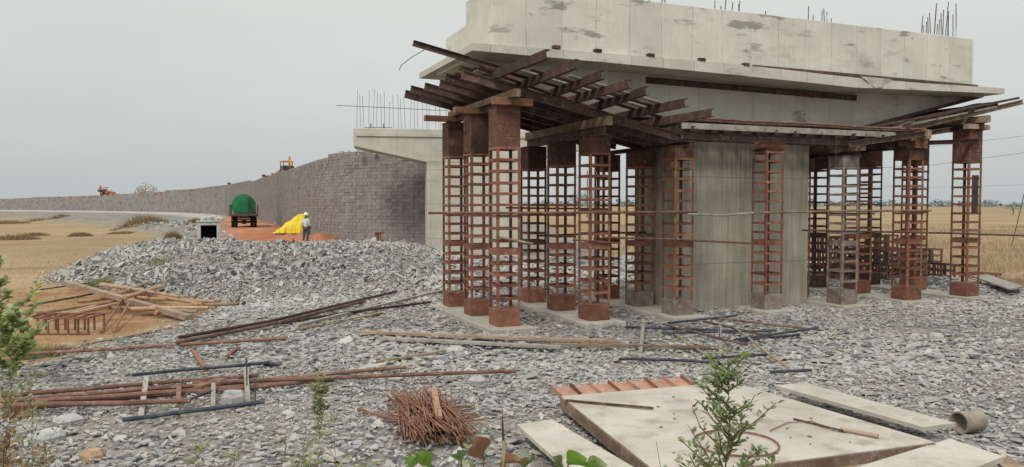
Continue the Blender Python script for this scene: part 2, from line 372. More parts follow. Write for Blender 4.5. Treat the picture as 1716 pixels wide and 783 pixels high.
ROAD = np.array([tuple(PZ(x, y, .2)[:2]) for x, y in [(-150,347.5),(0,348),(200,350),(330,353),(375,360),(372,372),(330,370),(300,364),(200,359),(80,357),(0,356),(-150,355)]])
g_ = sstep(-.5, .8, SD+.4*wob(X, Y, 3, 1)); r_ = sstep(-1.2, 1.2, polydist(RED, X, Y)+.8*wob(X, Y, 1.3, 2)); p_ = sstep(-2, 2, polydist(ROAD, X, Y))
hol = np.array([tuple(PZ(x, y, -.3)[:2]) for x, y in [(-200,600),(0,598),(90,586),(160,560),(250,545),(330,522),(300,495),(200,480),(60,474),(-60,490)]])
r2_ = sstep(-.8, .8, polydist(hol, X, Y)+.5*wob(X, Y, 1.9, 4))
gr = npmesh('ground', V, [np.stack([b0, b0+1, b0+nx+1, b0+nx], 1)], newmat('ground')[0]); gr.data.polygons.foreach_set('use_smooth', np.ones(len(gr.data.polygons), bool))
ca = gr.data.attributes.new('zone', 'FLOAT_COLOR', 'POINT')
ca.data.foreach_set('color', np.stack([g_, np.maximum(r_, 0), p_, r2_], -1).reshape(-1).astype(np.float32))
ca2 = gr.data.attributes.new('hollow', 'FLOAT', 'POINT'); ca2.data.foreach_set('value', r2_.ravel().astype(np.float32))
tag(gr, kind='structure')
m = gr.data.materials[0]; nt = m.node_tree; b = nt.nodes['Principled BSDF']; b.inputs['Roughness'].default_value = .95; b.inputs['Specular IOR Level'].default_value = .1
at = nt.nodes.new('ShaderNodeAttribute'); at.attribute_name = 'zone'; sp = nt.nodes.new('ShaderNodeSeparateColor'); nt.links.new(at.outputs['Color'], sp.inputs[0])
ah = nt.nodes.new('ShaderNodeAttribute'); ah.attribute_name = 'hollow'
o = coord(nt)
f1 = noise(nt, o, .05, 8, .65)
mpf = nt.nodes.new('ShaderNodeMapping'); mpf.inputs['Scale'].default_value = (.25,1.0,1); nt.links.new(o, mpf.inputs[0])
f2 = noise(nt, mpf.outputs[0], .12, 9, .7)
field = ramp(nt, f2, [(.34, (.18,.12,.068)), (.44, (.30,.21,.122)), (.56, (.39,.285,.165)), (.68, (.31,.245,.14))])
field = mix(nt, ramp(nt, f1, [(.45, 0.0), (.60, .8)]), field, (.25,.19,.115))
fd = noise(nt, o, 2.4, 6, .7); field = mix(nt, ramp(nt, fd, [(.45, 0.0), (.7, .45)]), field, (.24,.17,.095))
hollow = ramp(nt, noise(nt, o, 1.3, 6, .65), [(.38, (.25,.12,.065)), (.52, (.32,.20,.10)), (.66, (.34,.26,.15))])  # red earth and straw tones, lowered to carry the shade in the hollow
field = mix(nt, ah.outputs['Fac'], field, hollow)
vo = nt.nodes.new('ShaderNodeTexVoronoi'); vo.inputs['Scale'].default_value = 5.0; nt.links.new(o, vo.inputs['Vector'])
vs_ = nt.nodes.new('ShaderNodeSeparateColor'); nt.links.new(vo.outputs['Color'], vs_.inputs[0])
grav = ramp(nt, vs_.outputs[0], [(0, (.10,.096,.09)), (.5, (.19,.182,.168)), (1, (.29,.277,.25))])
grav = mix(nt, ramp(nt, noise(nt, o, .35, 6, .7), [(.42, 0.0), (.62, .75)]), grav, (.29,.252,.205))
pale = ramp(nt, noise(nt, o, .4, 6, .7), [(.35, (.36,.34,.315)), (.65, (.50,.475,.445))])
mpr = nt.nodes.new('ShaderNodeMapping'); mpr.inputs['Rotation'].default_value = (0,0,-.35); mpr.inputs['Scale'].default_value = (1.4,.09,1); nt.links.new(o, mpr.inputs[0])
red = ramp(nt, noise(nt, mpr.outputs[0], .7, 7, .65), [(.35, (.32,.125,.062)), (.52, (.42,.185,.10)), (.66, (.50,.33,.23))])
col = mix(nt, sp.outputs[0], field, grav); col = mix(nt, sp.outputs[2], col, pale); col = mix(nt, sp.outputs[1], col, red)
nt.links.new(col, b.inputs['Base Color'])
bump(nt, b, math_(nt, 'ADD', math_(nt, 'MULTIPLY', vs_.outputs[1], sp.outputs[0]), fd), .5, .05)

# ------------------------------------------------------------ broken slate rubble
def slates(n, ylo, yhi, smin, smax, tilt_flat, tilt_mound, seed, power=1.0, xlim=.78, thick=(.05,.13)):
    r = np.random.default_rng(seed)
    Yp = ylo+(yhi-ylo)*r.random(n)**power; Xp = (r.random(n)*2-1)*(xlim*Yp+1.5)
    h, sd = height(Xp, Yp, True)
    keep = sd > r.normal(0, .35, n)
    keep &= polydist(RED, Xp, Yp) < r.normal(0, .6, n)
    bare = np.clip(.5+.9*wob(Xp,Yp,.55,7)+.5*wob(Xp,Yp,1.9,3),0,1)*(1-sstep(1,-5,Xp+.1*(Yp-24))*sstep(22,27,Yp)); keep &= r.random(n) > bare*(.30+.30*(smax < .25))
    keep &= Yp < 43+ (Xp < -12)*60
    keep &= ~((Yp > 60) & (polydist(ROAD, Xp, Yp) > 0))
    Xp, Yp, h = Xp[keep], Yp[keep], h[keep]; n = len(Xp)
    e = .15; gx = (height(Xp+e, Yp)-h)/e; gy = (height(Xp, Yp+e)-h)/e
    left = sstep(1, -5, Xp+.1*(Yp-24)); mound = left*sstep(22, 27, Yp)
    patch = np.clip(.5+.9*wob(Xp, Yp, .8, 9),0,1.2)
    size = smin*(smax/smin)**(r.random(n)**1.25)*(.75+.5*patch)
    K = 5; ang = (np.arange(K)[None]+r.uniform(-.42,.42,(n,K)))*2*np.pi/K+r.random((n,1))*6.28
    rad = size[:,None]*.57*r.uniform(.65,1.15,(n,K)); el_ = r.uniform(.25,.7,(n,1))
    px, py = rad*np.cos(ang), rad*np.sin(ang)*el_
    rot = r.random((n,1))*6.28; px, py = px*np.cos(rot)-py*np.sin(rot), px*np.sin(rot)+py*np.cos(rot)
    th = size[:,None]*r.uniform(*thick,(n,1))
    L = np.concatenate([np.stack([px,py,np.broadcast_to(-th,px.shape)],-1), np.stack([px*.93,py*.93,np.broadcast_to(th*.2,px.shape)],-1)],1)
    tl = tilt_flat+(tilt_mound-tilt_flat)*mound
    nxv = -gx*.8+np.tan(np.clip(r.normal(0,1,n)*tl,-1.2,1.2)); nyv = -gy*.8+np.tan(np.clip(r.normal(0,1,n)*tl,-1.2,1.2))
    Nn = np.stack([nxv,nyv,np.ones(n)],-1); Nn /= np.linalg.norm(Nn,axis=1,keepdims=True)
    T = np.cross(np.array([0,1.,0])[None],Nn); T /= np.linalg.norm(T,axis=1,keepdims=True); B = np.cross(Nn,T)
    W = L[...,0:1]*T[:,None]+L[...,1:2]*B[:,None]+L[...,2:3]*Nn[:,None]
    steep = 1-Nn[:,2]
    zc = h+th[:,0]*.5+r.uniform(-.01,.05,n)*(1+mound)+steep*size*.25
    W += np.stack([Xp,Yp,zc],-1)[:,None]
    base = (np.arange(n)*2*K)[:,None]
    top = base+np.arange(K,2*K)[None]; bot = base+np.arange(K)[None][:,::-1]
    sides = [np.concatenate([base+k, base+(k+1)%K, base+K+(k+1)%K, base+K+k],1) for k in range(K)]
    tone = np.clip(r.normal(.5,.29,n)+.35*wob(Xp,Yp,.45,4)+.2*wob(Xp,Yp,1.7,6),0,1)
    return W.reshape(-1,3), np.concatenate([top,bot]), np.concatenate(sides), np.concatenate([tone,tone]), np.tile(tone,K)
Vs, F5, F4, R5, R4, off = [], [], [], [], [], 0
for args in [(52000,6.2,14,.03,.10,.20,.22,1,.75),(48000,6.2,24,.05,.20,.20,.30,2,.7),(62000,11,32,.07,.24,.20,.55,3,.65),(56000,21,46,.08,.42,.24,.68,4,.6),(9000,40,120,.25,.6,.3,.4,5,.8),(500,7,40,.25,.45,.15,.5,6,.7)]:
    a, b5, b4, c5, c4 = slates(*args); Vs.append(a); F5.append(b5+off); F4.append(b4+off); R5.append(c5); R4.append(c4); off += len(a)
rub = npmesh('slate_rubble', np.concatenate(Vs), [np.concatenate(F5), np.concatenate(F4)], 'slate', np.concatenate(R5+R4))
tag(rub, 'grey broken slate rubble spread over the ground and heaped in a bank', 'rubble', kind='stuff')

# ------------------------------------------------------------ pier frame
O = Vector((-.18, 18.3, 0)); AZ = math.atan2(.383, .924); U = Vector((math.cos(AZ), math.sin(AZ), 0)); W_ = Vector((-math.sin(AZ), math.cos(AZ), 0))
def st(s, t, z): return O+U*s+W_*t+Vector((0,0,z))
def s_of(px, t):                     # station along the pier seen at column px
    k = (px-CX)/F; p = O+W_*t; return (k*p.y-p.x)/(U.x-k*U.y)
def z_of(py, s, t): return CAMH+(HORIZ-py)/F*st(s,t,0).y

pier = empty('bridge_pier', O, AZ); tag(pier, 'large grey concrete hammerhead bridge pier standing among rusty support towers', 'pier')
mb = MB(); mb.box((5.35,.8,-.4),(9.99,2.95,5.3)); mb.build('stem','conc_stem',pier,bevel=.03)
mb = MB(); mb.prism([(-.75,6.26),(3.2,5.17),(12.2,5.19),(16.5,6.26),(16.5,6.42),(-.75,6.42)],'y',.79,2.98); mb.build('crosshead','conc_low',pier,bevel=.02)
S = [(-.9,6.33,6.50),(2.5,6.30,6.52),(5.83,6.25,6.53),(8.4,6.20,6.48),(10.54,6.15,6.42),(13.2,6.22,6.43),(16.77,6.31,6.48)]
mb = MB(); vs = []
for s_, zb, zt in S: vs += [(s_,-.3,zb),(s_,4.1,zb+.02),(s_,4.1,zt),(s_,-.3,zt)]
fs = [(0,3,2,1),tuple(len(vs)-4+k for k in range(4))]
for k in range(len(S)-1):
    for e in range(4): fs.append((k*4+e,k*4+(e+1)%4,k*4+4+(e+1)%4,k*4+4+e))
mb.add(vs,fs); mb.build('ledge','conc_low',pier)
mb = MB(); mb.box((-.38,-.2,6.38),(15.46,1.65,7.93)); mb.build('upstand','conc',pier,bevel=.02)
mb = MB(); mb.box((-.36,1.655,6.38),(15.44,3.35,7.36)); mb.build('bearing_shelf','conc',pier,bevel=.02)
def bar(parent, s_, t, z0, l, lean=.03, r=.012, mat='rebar_grey'):
    mb = MB(); a = Vector((s_,t,z0)); d = Vector((random.uniform(-lean,lean),random.uniform(-lean,lean),1))*l
    mb.path([a, a+d*.5+Vector((random.uniform(-.02,.02),0,0)), a+d], r, 5); return mb.build('starter_bar', mat, parent)
for px, top, n in [(1196,5,1),(1204,14,1),(1212,2,1),(1222,8,1),(1234,5,2),(1279,22,1),(1350,14,1),(1358,30,1),(1372,22,1),(1377,18,2),(1390,34,1),
                   (1537,30,1),(1541,45,1),(1550,32,1),(1553,25,1),(1558,10,1),(1568,35,1),(1577,8,1),(1581,30,1),(1590,28,1),(1595,10,2),(1599,22,1),(1546,40,1),(1563,44,1),(1572,25,1),(1586,20,1)]:
    for q in range(n):
        t = random.uniform(.1,1.3); s_ = min(s_of(px+q*3, t), 15.3); zt = z_of(top+q*6, s_, t); bar(pier, s_, t, 7.8, max(.2,zt-7.8), .06, .014)
for px in np.linspace(1050,1100,7):
    bar(pier, s_of(px,.6), random.uniform(.2,1.2), 7.8, random.uniform(.4,.9), .3, .014)
mb = MB(); mb.path([(13.6,.5,8.0),(14.6,.5,8.03),(15.3,.45,8.05)],.012,5); mb.build('tie_bar','rebar_grey',pier)
for px, py in [(932,81),(1001,88),(1089,96),(1174,104),(1247,110)]:
    s_ = s_of(px,-.28); mb = MB(); mb.box((-.09,-.05,0),(.09,.08,.075)); o_ = mb.build('timber_block','rust_dark',loc=st(s_,-.27,6.53 if px<1200 else 6.50),rotz=AZ)
    tag(o_, f'{ORD[[932,1001,1089,1174,1247].index(px)]} small dark timber block from the left on the concrete ledge', 'block', 'blocks on the concrete ledge')
beam('edge_board', st(s_of(1258,-.22),-.235,6.52), st(s_of(1632,-.22),-.235,6.49), RC(.05,.07), 'rust_dark', 'thin dark board lying along the foot of the concrete upstand on the ledge', 'board')
beam('shutter_board', st(s_of(1082,.75),.765,6.14), st(s_of(1432,.75),.765,6.05), RC(.05,.17), 'rust_dark', 'long dark board fixed below the ledge against the crosshead', 'board')
# torn cement cloth hanging over the ledge
mb = MB(); s0 = s_of(1438,-.32); pts = []
for a in range(7):
    for c in range(4):
        k = a/6; dz = (.30*(1-abs(2*k-1.1))+.03)*c/3; pts.append(st(s0+k*1.15,-.315-.03*math.sin(a*2.1)*(c/3)-.01,6.47-dz))
mb.add(pts,[(a*4+c,a*4+c+1,a*4+c+5,a*4+c+4) for a in range(6) for c in range(3)]); tag(mb.build('cloth','cloth'),'pale torn cloth hanging over the edge of the concrete ledge','cloth')

# ------------------------------------------------------------ trestle towers
RUNGS = {}
def tower(s_, t, h, label, mat='rust', head=.45, basemat=None, group='trestle support towers under the pier', w=.29, band=True, z0=0, headmat=None):
    root = empty('trestle_tower', st(s_,t,z0), AZ+random.uniform(-.03,.03)); tag(root, label, 'support tower', group)
    mb = MB(); mb.box((-w,-w,0),(w,w,.40)); mb.build('base_box', basemat or mat, root, bevel=.008)
    zt = h-head
    for sx in (-1,1):
        for sy in (-1,1):
            mb = MB(); a = .062
            x, y = sx*w, sy*w
            sec = [(0,0),(-sx*a,0),(-sx*a,-sy*.012),(-sx*.012,-sy*.012),(-sx*.012,-sy*a),(0,-sy*a)]
            mb.prism([(x+p,y+q) for p,q in sec],'z',.40,zt); mb.build('leg', mat, root)
    n = int(round((zt-.40)/.275)); dz = (zt-.40)/n
    for k in range(1, n+1):
        z = .40+dz*k-(.03 if k == n else 0); hh = .03
        wide = band and k == int(n*.42)
        if wide: hh = .075
        mb = MB(); g1 = w+.004; e = w-.012
        zz = z+random.uniform(-.022,.022)
        for (a, c) in (((-g1,-g1,zz-hh),(g1,-e,zz+hh)),((-g1,e,zz-hh),(g1,g1,zz+hh)),((-g1,-e,zz-hh),(-e,e,zz+hh)),((e,-e,zz-hh),(g1,e,zz+hh))): mb.box(a,c)
        if k % 3 == 0: mb.box((-e,-e,zz-.012),(e,-e+.05,zz))
        mb.build('cross_frame', mat, root)
    mb = MB(); mb.box((-w,-w,zt),(w,w,h-.02)); 
    for k in range(1,int(head/.26)+1): mb.box((-w-.006,-w-.006,zt+k*.26-.006),(w+.006,w+.006,zt+k*.26+.006))
    mb.box((-w-.02,-w-.02,h-.02),(w+.02,w+.02,h)); mb.build('head_box', headmat or mat, root, bevel=.006)
    return root
SX = [0.0, 2.40, 4.86, 7.77, 10.50, 13.05, 15.55]
TOP = [5.12, 4.52, 4.34, 4.36, 4.22, 4.50, 5.14]; HEAD = [.95, .42, .30, .06, .30, .30, .95]
names = ['leftmost', 'second from left', 'third from left', 'middle', 'third from right', 'second from right', 'rightmost']
rows = ['front row', 'middle row', 'back row']; TR = [0, 1.88, 3.78]
for i, s_ in enumerate(SX):
    for j, t in enumerate(TR):
        if i == 3 and j > 0: continue
        sl_ = s_+(.02*j)
        extra = {(0,0):' with orange timber on top',(4,0):', pale with splashed cement',(3,0):' in front of the stem',(6,0):' with a solid patch halfway up'}.get((i,j),'')
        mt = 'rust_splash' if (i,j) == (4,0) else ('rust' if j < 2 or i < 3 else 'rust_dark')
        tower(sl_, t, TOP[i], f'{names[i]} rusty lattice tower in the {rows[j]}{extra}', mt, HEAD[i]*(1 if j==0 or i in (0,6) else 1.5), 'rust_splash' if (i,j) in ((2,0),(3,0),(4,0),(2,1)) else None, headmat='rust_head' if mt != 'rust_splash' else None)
mb = MB(); mb.box((-.29,-.305,0),(0,-.292,1.15)); mb.build('steel_sheet','rust_dark',loc=st(SX[6]+.14,-.0,2.6),rotz=AZ); tag(bpy.data.objects['steel_sheet'],'dark steel sheet fixed to the face of the rightmost front tower','sheet')
# footing pads
for i, s_ in enumerate(SX):
    mb = MB(); t1 = 4.3 if i != 3 else .75
    n = 12; vs = []; 
    pts = []
    for k in range(n): pts.append((-.55+random.uniform(-.05,.05), -.62+(t1+.62)*k/(n-1)))
    for k in range(n-1,-1,-1): pts.append((.55+random.uniform(-.06,.06), -.62+(t1+.62)*k/(n-1)))
    mb.prism(pts,'z',-.30,-.002)
    o_ = mb.build('footing_pad','pad',loc=st(s_,0,0),rotz=AZ,bevel=.02)
    tag(o_, f'pale concrete footing pad under the {names[i]} line of towers', 'footing', 'concrete footing pads')

# ------------------------------------------------------------ falsework beams
def zl(s_): return 5.80-(s_+1.1)*.2115       # left stringer line
def zr(s_): return 4.47+(s_-10)*.212
TS = [-.14,.62,1.40,2.20,3.0,3.76]
for k, t in enumerate(TS):
    a = -1.1-[0,.15,.05,.2,.35,.3][k]; e = 5.25-[0,.4,.3,.1,.5,.3][k]
    beam('stringer_beam', st(a,t,zl(a)+random.uniform(-.01,.01)), st(e,t,zl(e)), IB(.20,.12), 'beam', f'{ORD[k]} long steel beam back from the camera, sloping down under the left cantilever', 'steel beam', 'sloping beams under the left cantilever')
    a = 9.9+[0,.4,.2,.3,.1,.2][k]; e = 17.85-[0,.35,.15,.5,.3,.6][k]
    beam('stringer_beam', st(a,t,zr(a)), st(e,t,zr(e)+random.uniform(-.02,.03)), IB(.15,.10), 'beam' if k else 'brownsteel', f'{ORD[k]} long steel beam back from the camera, rising under the right cantilever', 'steel beam', 'sloping beams under the right cantilever')
JO = [((826,133),(918,93)),((878,146),(966,109)),((926,163),(1009,127)),((962,173),(1055,142)),((1000,183),(1083,153)),((1049,199),(1148,173)),((1092,213),(1193,190))]
for k, (r0, t0) in enumerate(JO):
    s_ = s_of(r0[0], -.1); zroot = zl(s_)+.19
    # near end: distance along W_ at which the beam reaches its tip column
    kx = (t0[0]-CX)/F; p = O+U*s_; t = (kx*p.y-p.x)/(W_.x-kx*W_.y); t = max(t, -3.3)
    zt = z_of(t0[1], s_, t); zt = zroot+max(-.15, min(.40, zt-zroot)); slope = (zt-zroot)/(t+.1)
    print('joist', k, round(s_,2), round(t,2), round(zroot,2), round(zt,2))
    e = 1.7 if abs(slope) > .02 else 3.7
    beam('joist_beam', st(s_, t, zt), st(s_, e, zroot+slope*(e+.1)), CH(.19,.10,.016), 'rust_dark', f'{ORD[k]} dark steel channel from the left jutting out toward the viewer over the sloping beams', 'steel channel', 'steel channels jutting out on the left')
for k, t in enumerate([-.42,-.80,-1.18,-1.55]):
    a = [-.35,-.1,.15,.9][k]; e = [4.0,3.7,3.55,3.3][k]; zf = lambda q: zl(q)+.19+.115
    beam('deck_plank', st(a,t,zf(a)), st(e,t-.05,zf(e)), RC(.24,.03), ['rust_dark','greyplank','beam','greyplank'][k], ['dark board on the jutting channels nearest the cantilever','pale board on the jutting channels, second out from the cantilever','brown board on the jutting channels, third out from the cantilever','outermost pale board on the jutting channels'][k], 'board')
# long channel pointing up to the left, and the wire on it
a = PD(692,72,17.6); c = PD(850,119,17.95)
beam('loose_channel', a, c+(c-a)*.35, CH(.13,.075), 'beam', 'long loose steel channel poking up to the left past the ledge corner', 'steel channel')
mb = MB(); mb.path([PD(712,83,17.7),PD(690,96,17.7),PD(672,110,17.7),PD(669,118,17.7)],.009,5); tag(mb.build('bent_wire','rebar_grey'),'thin bent wire hanging from the loose channel at upper left','wire')
# headers over towers, along each line
for i, s_ in enumerate(SX):
    if i == 3: continue
    tgt = (zl(s_) if i < 3 else zr(s_))-.09; h = TOP[i]; gap = tgt-h
    if gap < .05: gap = .12
    nl = 2 if gap > .25 else 1
    for q in range(nl):
        hh = gap/nl-.004; tt = (-.55-.1*q, 4.15+.1*q)
        beam('header_beam', st(s_+.06*q,tt[0],h+gap/nl*(q+.5)), st(s_+.06*q,tt[1],h+gap/nl*(q+.5)), RC(.16,hh) if q else IB(max(.1,hh),.2), 'timber' if q else 'beam',
             f'{"upper timber" if q else "lower steel"} header beam across the tops of the {names[i]} line of towers', 'header beam', 'header beams on the tower tops')
# timber blocks on front towers
def tblock(s_, t, z, l, wd, h, mat, label, rot=0):
    mb = MB(); mb.box((-l/2,-wd/2,0),(l/2,wd/2,h)); return tag(mb.build('timber_block',mat,loc=st(s_,t,z),rotz=AZ+rot,bevel=.008), label, 'timber block')
tblock(.04,-.40,5.125,.98,.16,.17,'capwood','long orange brown timber block on the leftmost front tower')
tblock(-.25,1.6,5.13,.95,.18,.15,'capwood','brown timber block on the leftmost middle row tower',.1)
tblock(-.42,3.6,5.13,.95,.18,.15,'capwood','dark timber block on the leftmost back row tower')
tblock(7.77,-.08,4.375,.86,.28,.16,'capwood','chunky orange brown timber block on the middle tower before the stem')
tblock(7.77,.12,4.545,.30,.30,.05,'capwood','thin timber packer on the middle tower before the stem')
tblock(13.05,-.36,4.51,.52,.16,.30,'capwood','orange timber packing block on the second front tower from right')
tblock(15.55,-.30,5.15,.95,.2,.15,'timber','pale timber plank on top of the rightmost front tower')
# flat middle falsework
beam('edge_beam', st(4.7,-.34,4.60), st(10.7,-.34,4.60), IB(.18,.12), 'beam', 'long brown steel beam resting across the front towers before the stem', 'steel beam')
beam('edge_beam', st(4.9,.35,4.62), st(10.6,.35,4.62), IB(.18,.12), 'rust_dark', 'dark steel beam just behind the front edge beam before the stem', 'steel beam')
beam('splashed_plank', st(4.6,-.52,4.83), st(11.9,-.50,4.84), RC(.06,.15), 'greyplank', 'long plank caked in cement along the front of the falsework', 'plank')
for k, (z, a, e) in enumerate([(4.97,4.2,12.6),(5.04,4.6,13.2)]):
    mb = MB(); p = [st(a+(e-a)*q/8,-.50+.04*k,z+.012*math.sin(q*1.7+k)) for q in range(9)]; mb.path([x-p[0] for x in p],.028,8)
    tag(mb.build('edge_pipe','rod' if k else 'beam',loc=p[0]), ('upper' if k else 'lower')+' thin pipe running along the cement caked plank', 'pipe')
for k, s_ in enumerate(np.linspace(4.4,11.9,15)):
    s_ += random.uniform(-.08,.08)
    beam('cross_joist', st(s_,-.42-random.uniform(0,.25),4.76), st(s_,3.9,4.76), CH(.12,.07), 'rust_dark', f'{ORD[k]} short dark joist from the left below the flat soffit', 'steel joist', 'dark joists below the flat soffit')
def sof(s_):
    if s_ < 3.2: return 6.26-(s_+.75)/(3.95)*1.09
    if s_ < 12.2: return 5.18
    return 5.19+(s_-12.2)/4.3*1.07
# shutter planks following the soffit
for side, (a, e) in enumerate([(-.55,3.3),(12.0,16.6)]):
    for k in range(9):
        t = .05+k*.40; off = .20 if t < .8 or t > 3 else .05
        aa = a+random.uniform(-.15,.15); ee = e+random.uniform(-.2,.1)
        mt = ['rust','greyplank','rust_dark','timber','rust'][k % 5] if side == 0 else ['rust_dark','greyplank','beam'][k % 3]
        beam('shutter_plank', st(aa,t,sof(aa)-off), st(ee,t,sof(ee)-off), RC(.27,.035), mt, f'{ORD[k]} shutter plank back from the front edge under the {"left" if side==0 else "right"} cantilever', 'plank', f'shutter planks under the {"left" if side==0 else "right"} cantilever')
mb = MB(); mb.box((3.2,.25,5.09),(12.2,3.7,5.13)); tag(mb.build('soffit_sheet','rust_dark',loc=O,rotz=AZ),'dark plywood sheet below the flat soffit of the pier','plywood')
beam('soffit_edge', st(11.9,.62,5.16), st(17.0,.62,6.36), RC(.10,.09), 'rust_dark', 'black edge board rising along the right cantilever soffit', 'board')
beam('long_pole', st(11.2,-.35,5.06), st(17.2,-.45,6.18), RC(.07,.07), 'rust_dark', 'long thin dark pole rising beside the right cantilever soffit', 'pole')
beam('long_pole', st(11.6,-.30,4.99), st(16.2,-.42,5.86), RC(.10,.05), 'greyplank', 'pale plank rising beside the right cantilever soffit', 'plank')
beam('brace_channel', st(9.95,-.75,4.50), st(14.2,-.48,5.08), CH(.15,.08), 'beam', 'pale brown channel slanting up across the front of the right towers', 'steel channel')
beam('brace_channel', st(12.2,-.42,4.60), st(15.6,-.38,4.80), CH(.13,.08), 'rust_dark', 'short dark channel between the two rightmost front towers', 'steel channel')
for k, s_ in enumerate([11.2,12.4,13.7,15.0,16.3]):
    beam('joist_beam', st(s_,-.45-.2*(k%2),zr(s_)+.14), st(s_,3.9,zr(s_)+.14), CH(.12,.07), 'rust_dark', f'{ORD[k]} dark steel joist from the left over the rising beams', 'steel channel', 'steel channels over the right beams')
for k, (s_, t, z1, l) in enumerate([(5.05,.1,4.4,.9),(9.6,-.6,4.75,.8),(1.2,1.0,4.95,.35),(5.45,.4,4.4,1.0)]):
    mb = MB(); mb.path([(0,0,0),(.01,0,-l*.5),(0,.01,-l)],.008,5); tag(mb.build('tie_wire','rebar_grey',loc=st(s_,t,z1)), ['thin tie wire hanging beside the third tower from left','thin tie wire hanging right of the stem','short tie wire hanging between first and second tower lines','thin tie wire hanging before the left edge of the stem'][k], 'wire')
# ledger pipes
def ledger(pts, r, mat, label):
    mb = MB(); p0 = Vector(pts[0]); mb.path([Vector(p)-p0 for p in pts], r, 8); return tag(mb.build('scaffold_pipe', mat, loc=p0), label, 'scaffold pipe')
def zz(py, s_, t): return z_of(py, s_, t)
def lpts(L, t): return [st(s_of(px,t),t,z_of(py,s_of(px,t),t)) for px,py in L]
ledger(lpts([(718,357),(900,357),(1050,356),(1168,355)],-.34),.030,'rod','long rusty pipe tied across the three left front towers')
ledger(lpts([(1152,359),(1210,361),(1262,357)],-.40),.030,'greyplank','pale bowed bamboo pole between the third and middle towers')
ledger(lpts([(1262,357),(1400,354),(1560,353)],-.36),.030,'timber','pale brown pole tied across the right front towers')
ledger(lpts([(838,398),(893,409)],-.36),.028,'timber','short pale pole tied to the leftmost front tower')
ledger(lpts([(1010,398),(1120,401),(1262,408)],-.38),.026,'rod','thin rusty pipe tied low between the second and middle towers')
ledger(lpts([(960,402),(1040,408)],-.34),.024,'rod','short thin rusty pipe tied low on the second front tower')
ledger(lpts([(1345,386),(1500,389),(1600,391),(1740,396)],-.42),.028,'rust_dark','long dark pipe tied low across the right towers and running out of view')
ledger([st(1.9,2.2,2.0),st(5.3,2.2,2.05)],.028,'rust_dark','dark pipe tied low across the middle row towers')
ledger([st(1.7,4.1,2.75),st(5.2,4.1,2.7)],.028,'rod','rusty pipe tied across the back row towers')
ledger([st(9.9,4.1,2.6),st(16.2,4.1,2.5)],.028,'rust_dark','dark pipe tied across the back row towers at right')

# ------------------------------------------------------------ stacked crib frames at right
def crib(loc, rot, label, mat):
    root = empty('steel_crib', loc, rot); tag(root, label, 'steel frame', 'spare steel crib frames stacked behind the towers')
    w = .28; h = .56
    for sx in (-1,1):
        for sy in (-1,1):
            mb = MB(); x, y = sx*w, sy*w; mb.box((min(x,x-sx*.06),min(y,y-sy*.06),0),(max(x,x-sx*.06),max(y,y-sy*.06),h)); mb.build('leg',mat,root)
    for z in (.0,.25,.50):
        mb = MB(); g1 = w+.004; e = w-.014
        for (a, c) in (((-g1,-g1,z),(g1,-e,z+.06)),((-g1,e,z),(g1,g1,z+.06)),((-g1,-e,z),(-e,e,z+.06)),((e,-e,z),(g1,e,z+.06))): mb.box(a,c)
        mb.build('cross_frame',mat,root)
k = 0
base = [st(11.3,5.9,0), st(16.6,6.5,0)]
for row in range(2):
    for q in range(9):
        lv = [3,3,2,3,2,2,2,2,1][q] if row == 0 else [3,3,3,3,3,3,2,2,1][q]
        for l in range(lv):
            p = st(s_of(1392,5.6)+q*.78+random.uniform(-.06,.06), 5.6+row*.85+random.uniform(-.08,.08), 0)
            z = hz(p.x,p.y)+.02+l*.575
            lab = f'{ORD[q]} rusty crib frame from the left in the {"nearer" if row==0 else "farther"} stack row, {["lowest","second","topmost"][l]} level' 
            crib((p.x,p.y,z), AZ+random.uniform(-.12,.12), lab, random.choice(['rust','rust','rust_dark','rod','rust_splash']))
for q, (px, py) in enumerate([(1640,468),(1662,470)]):
    p = GT(px,py); crib((p.x,p.y,p.z-.25), AZ+.3*q, ['low rusty crib frame half buried right of the towers','low rusty crib frame at the very edge of the slate on the right'][q],'rust')

# ------------------------------------------------------------ far pier
p2 = Vector((-2.35, 44.3, 0)); A2 = math.radians(9)
pr = empty('bridge_pier', p2, A2); tag(pr, 'farther concrete bridge pier with tall thin reinforcement bars, beside the block wall', 'pier')
mb = MB(); mb.box((-2.55,-1.0,-.3),(2.6,1.1,5.3)); mb.build('stem','conc_far',pr,bevel=.03)
mb = MB(); mb.prism([(-6.5,6.0),(-2.6,5.17),(2.7,5.17),(6.6,6.0),(6.6,6.98),(-6.5,6.98)],'y',-1.02,1.12); mb.build('crosshead','conc_far',pr,bevel=.03)
mb = MB(); mb.box((-6.35,-1.10,6.55),(6.45,1.2,6.60)); mb.build('ledge','conc_far',pr)
for k in range(40):
    x = -6.35+k*.225+random.uniform(-.04,.04); bar(pr, x, random.choice([-.7,.7,-.6]), 6.9, random.uniform(1.75,2.3), .05, .011)
mb = MB(); mb.path([(-7.4,-.72,8.22),(-4,-.74,8.12),(0,-.72,8.0),(2.5,-.72,7.95)],.016,5); mb.build('tie_bar','rebar_grey',pr)
for x in (-5.6,-4.9): 
    mb = MB(); mb.box((x,-.9,6.98),(x+.06,-.84,7.25)); mb.build('edge_post','rebar_grey',pr)
mb = MB(); mb.box((-5.9,-.9,7.02),(-4.4,-.86,7.05)); mb.build('edge_rail','rebar_grey',pr)

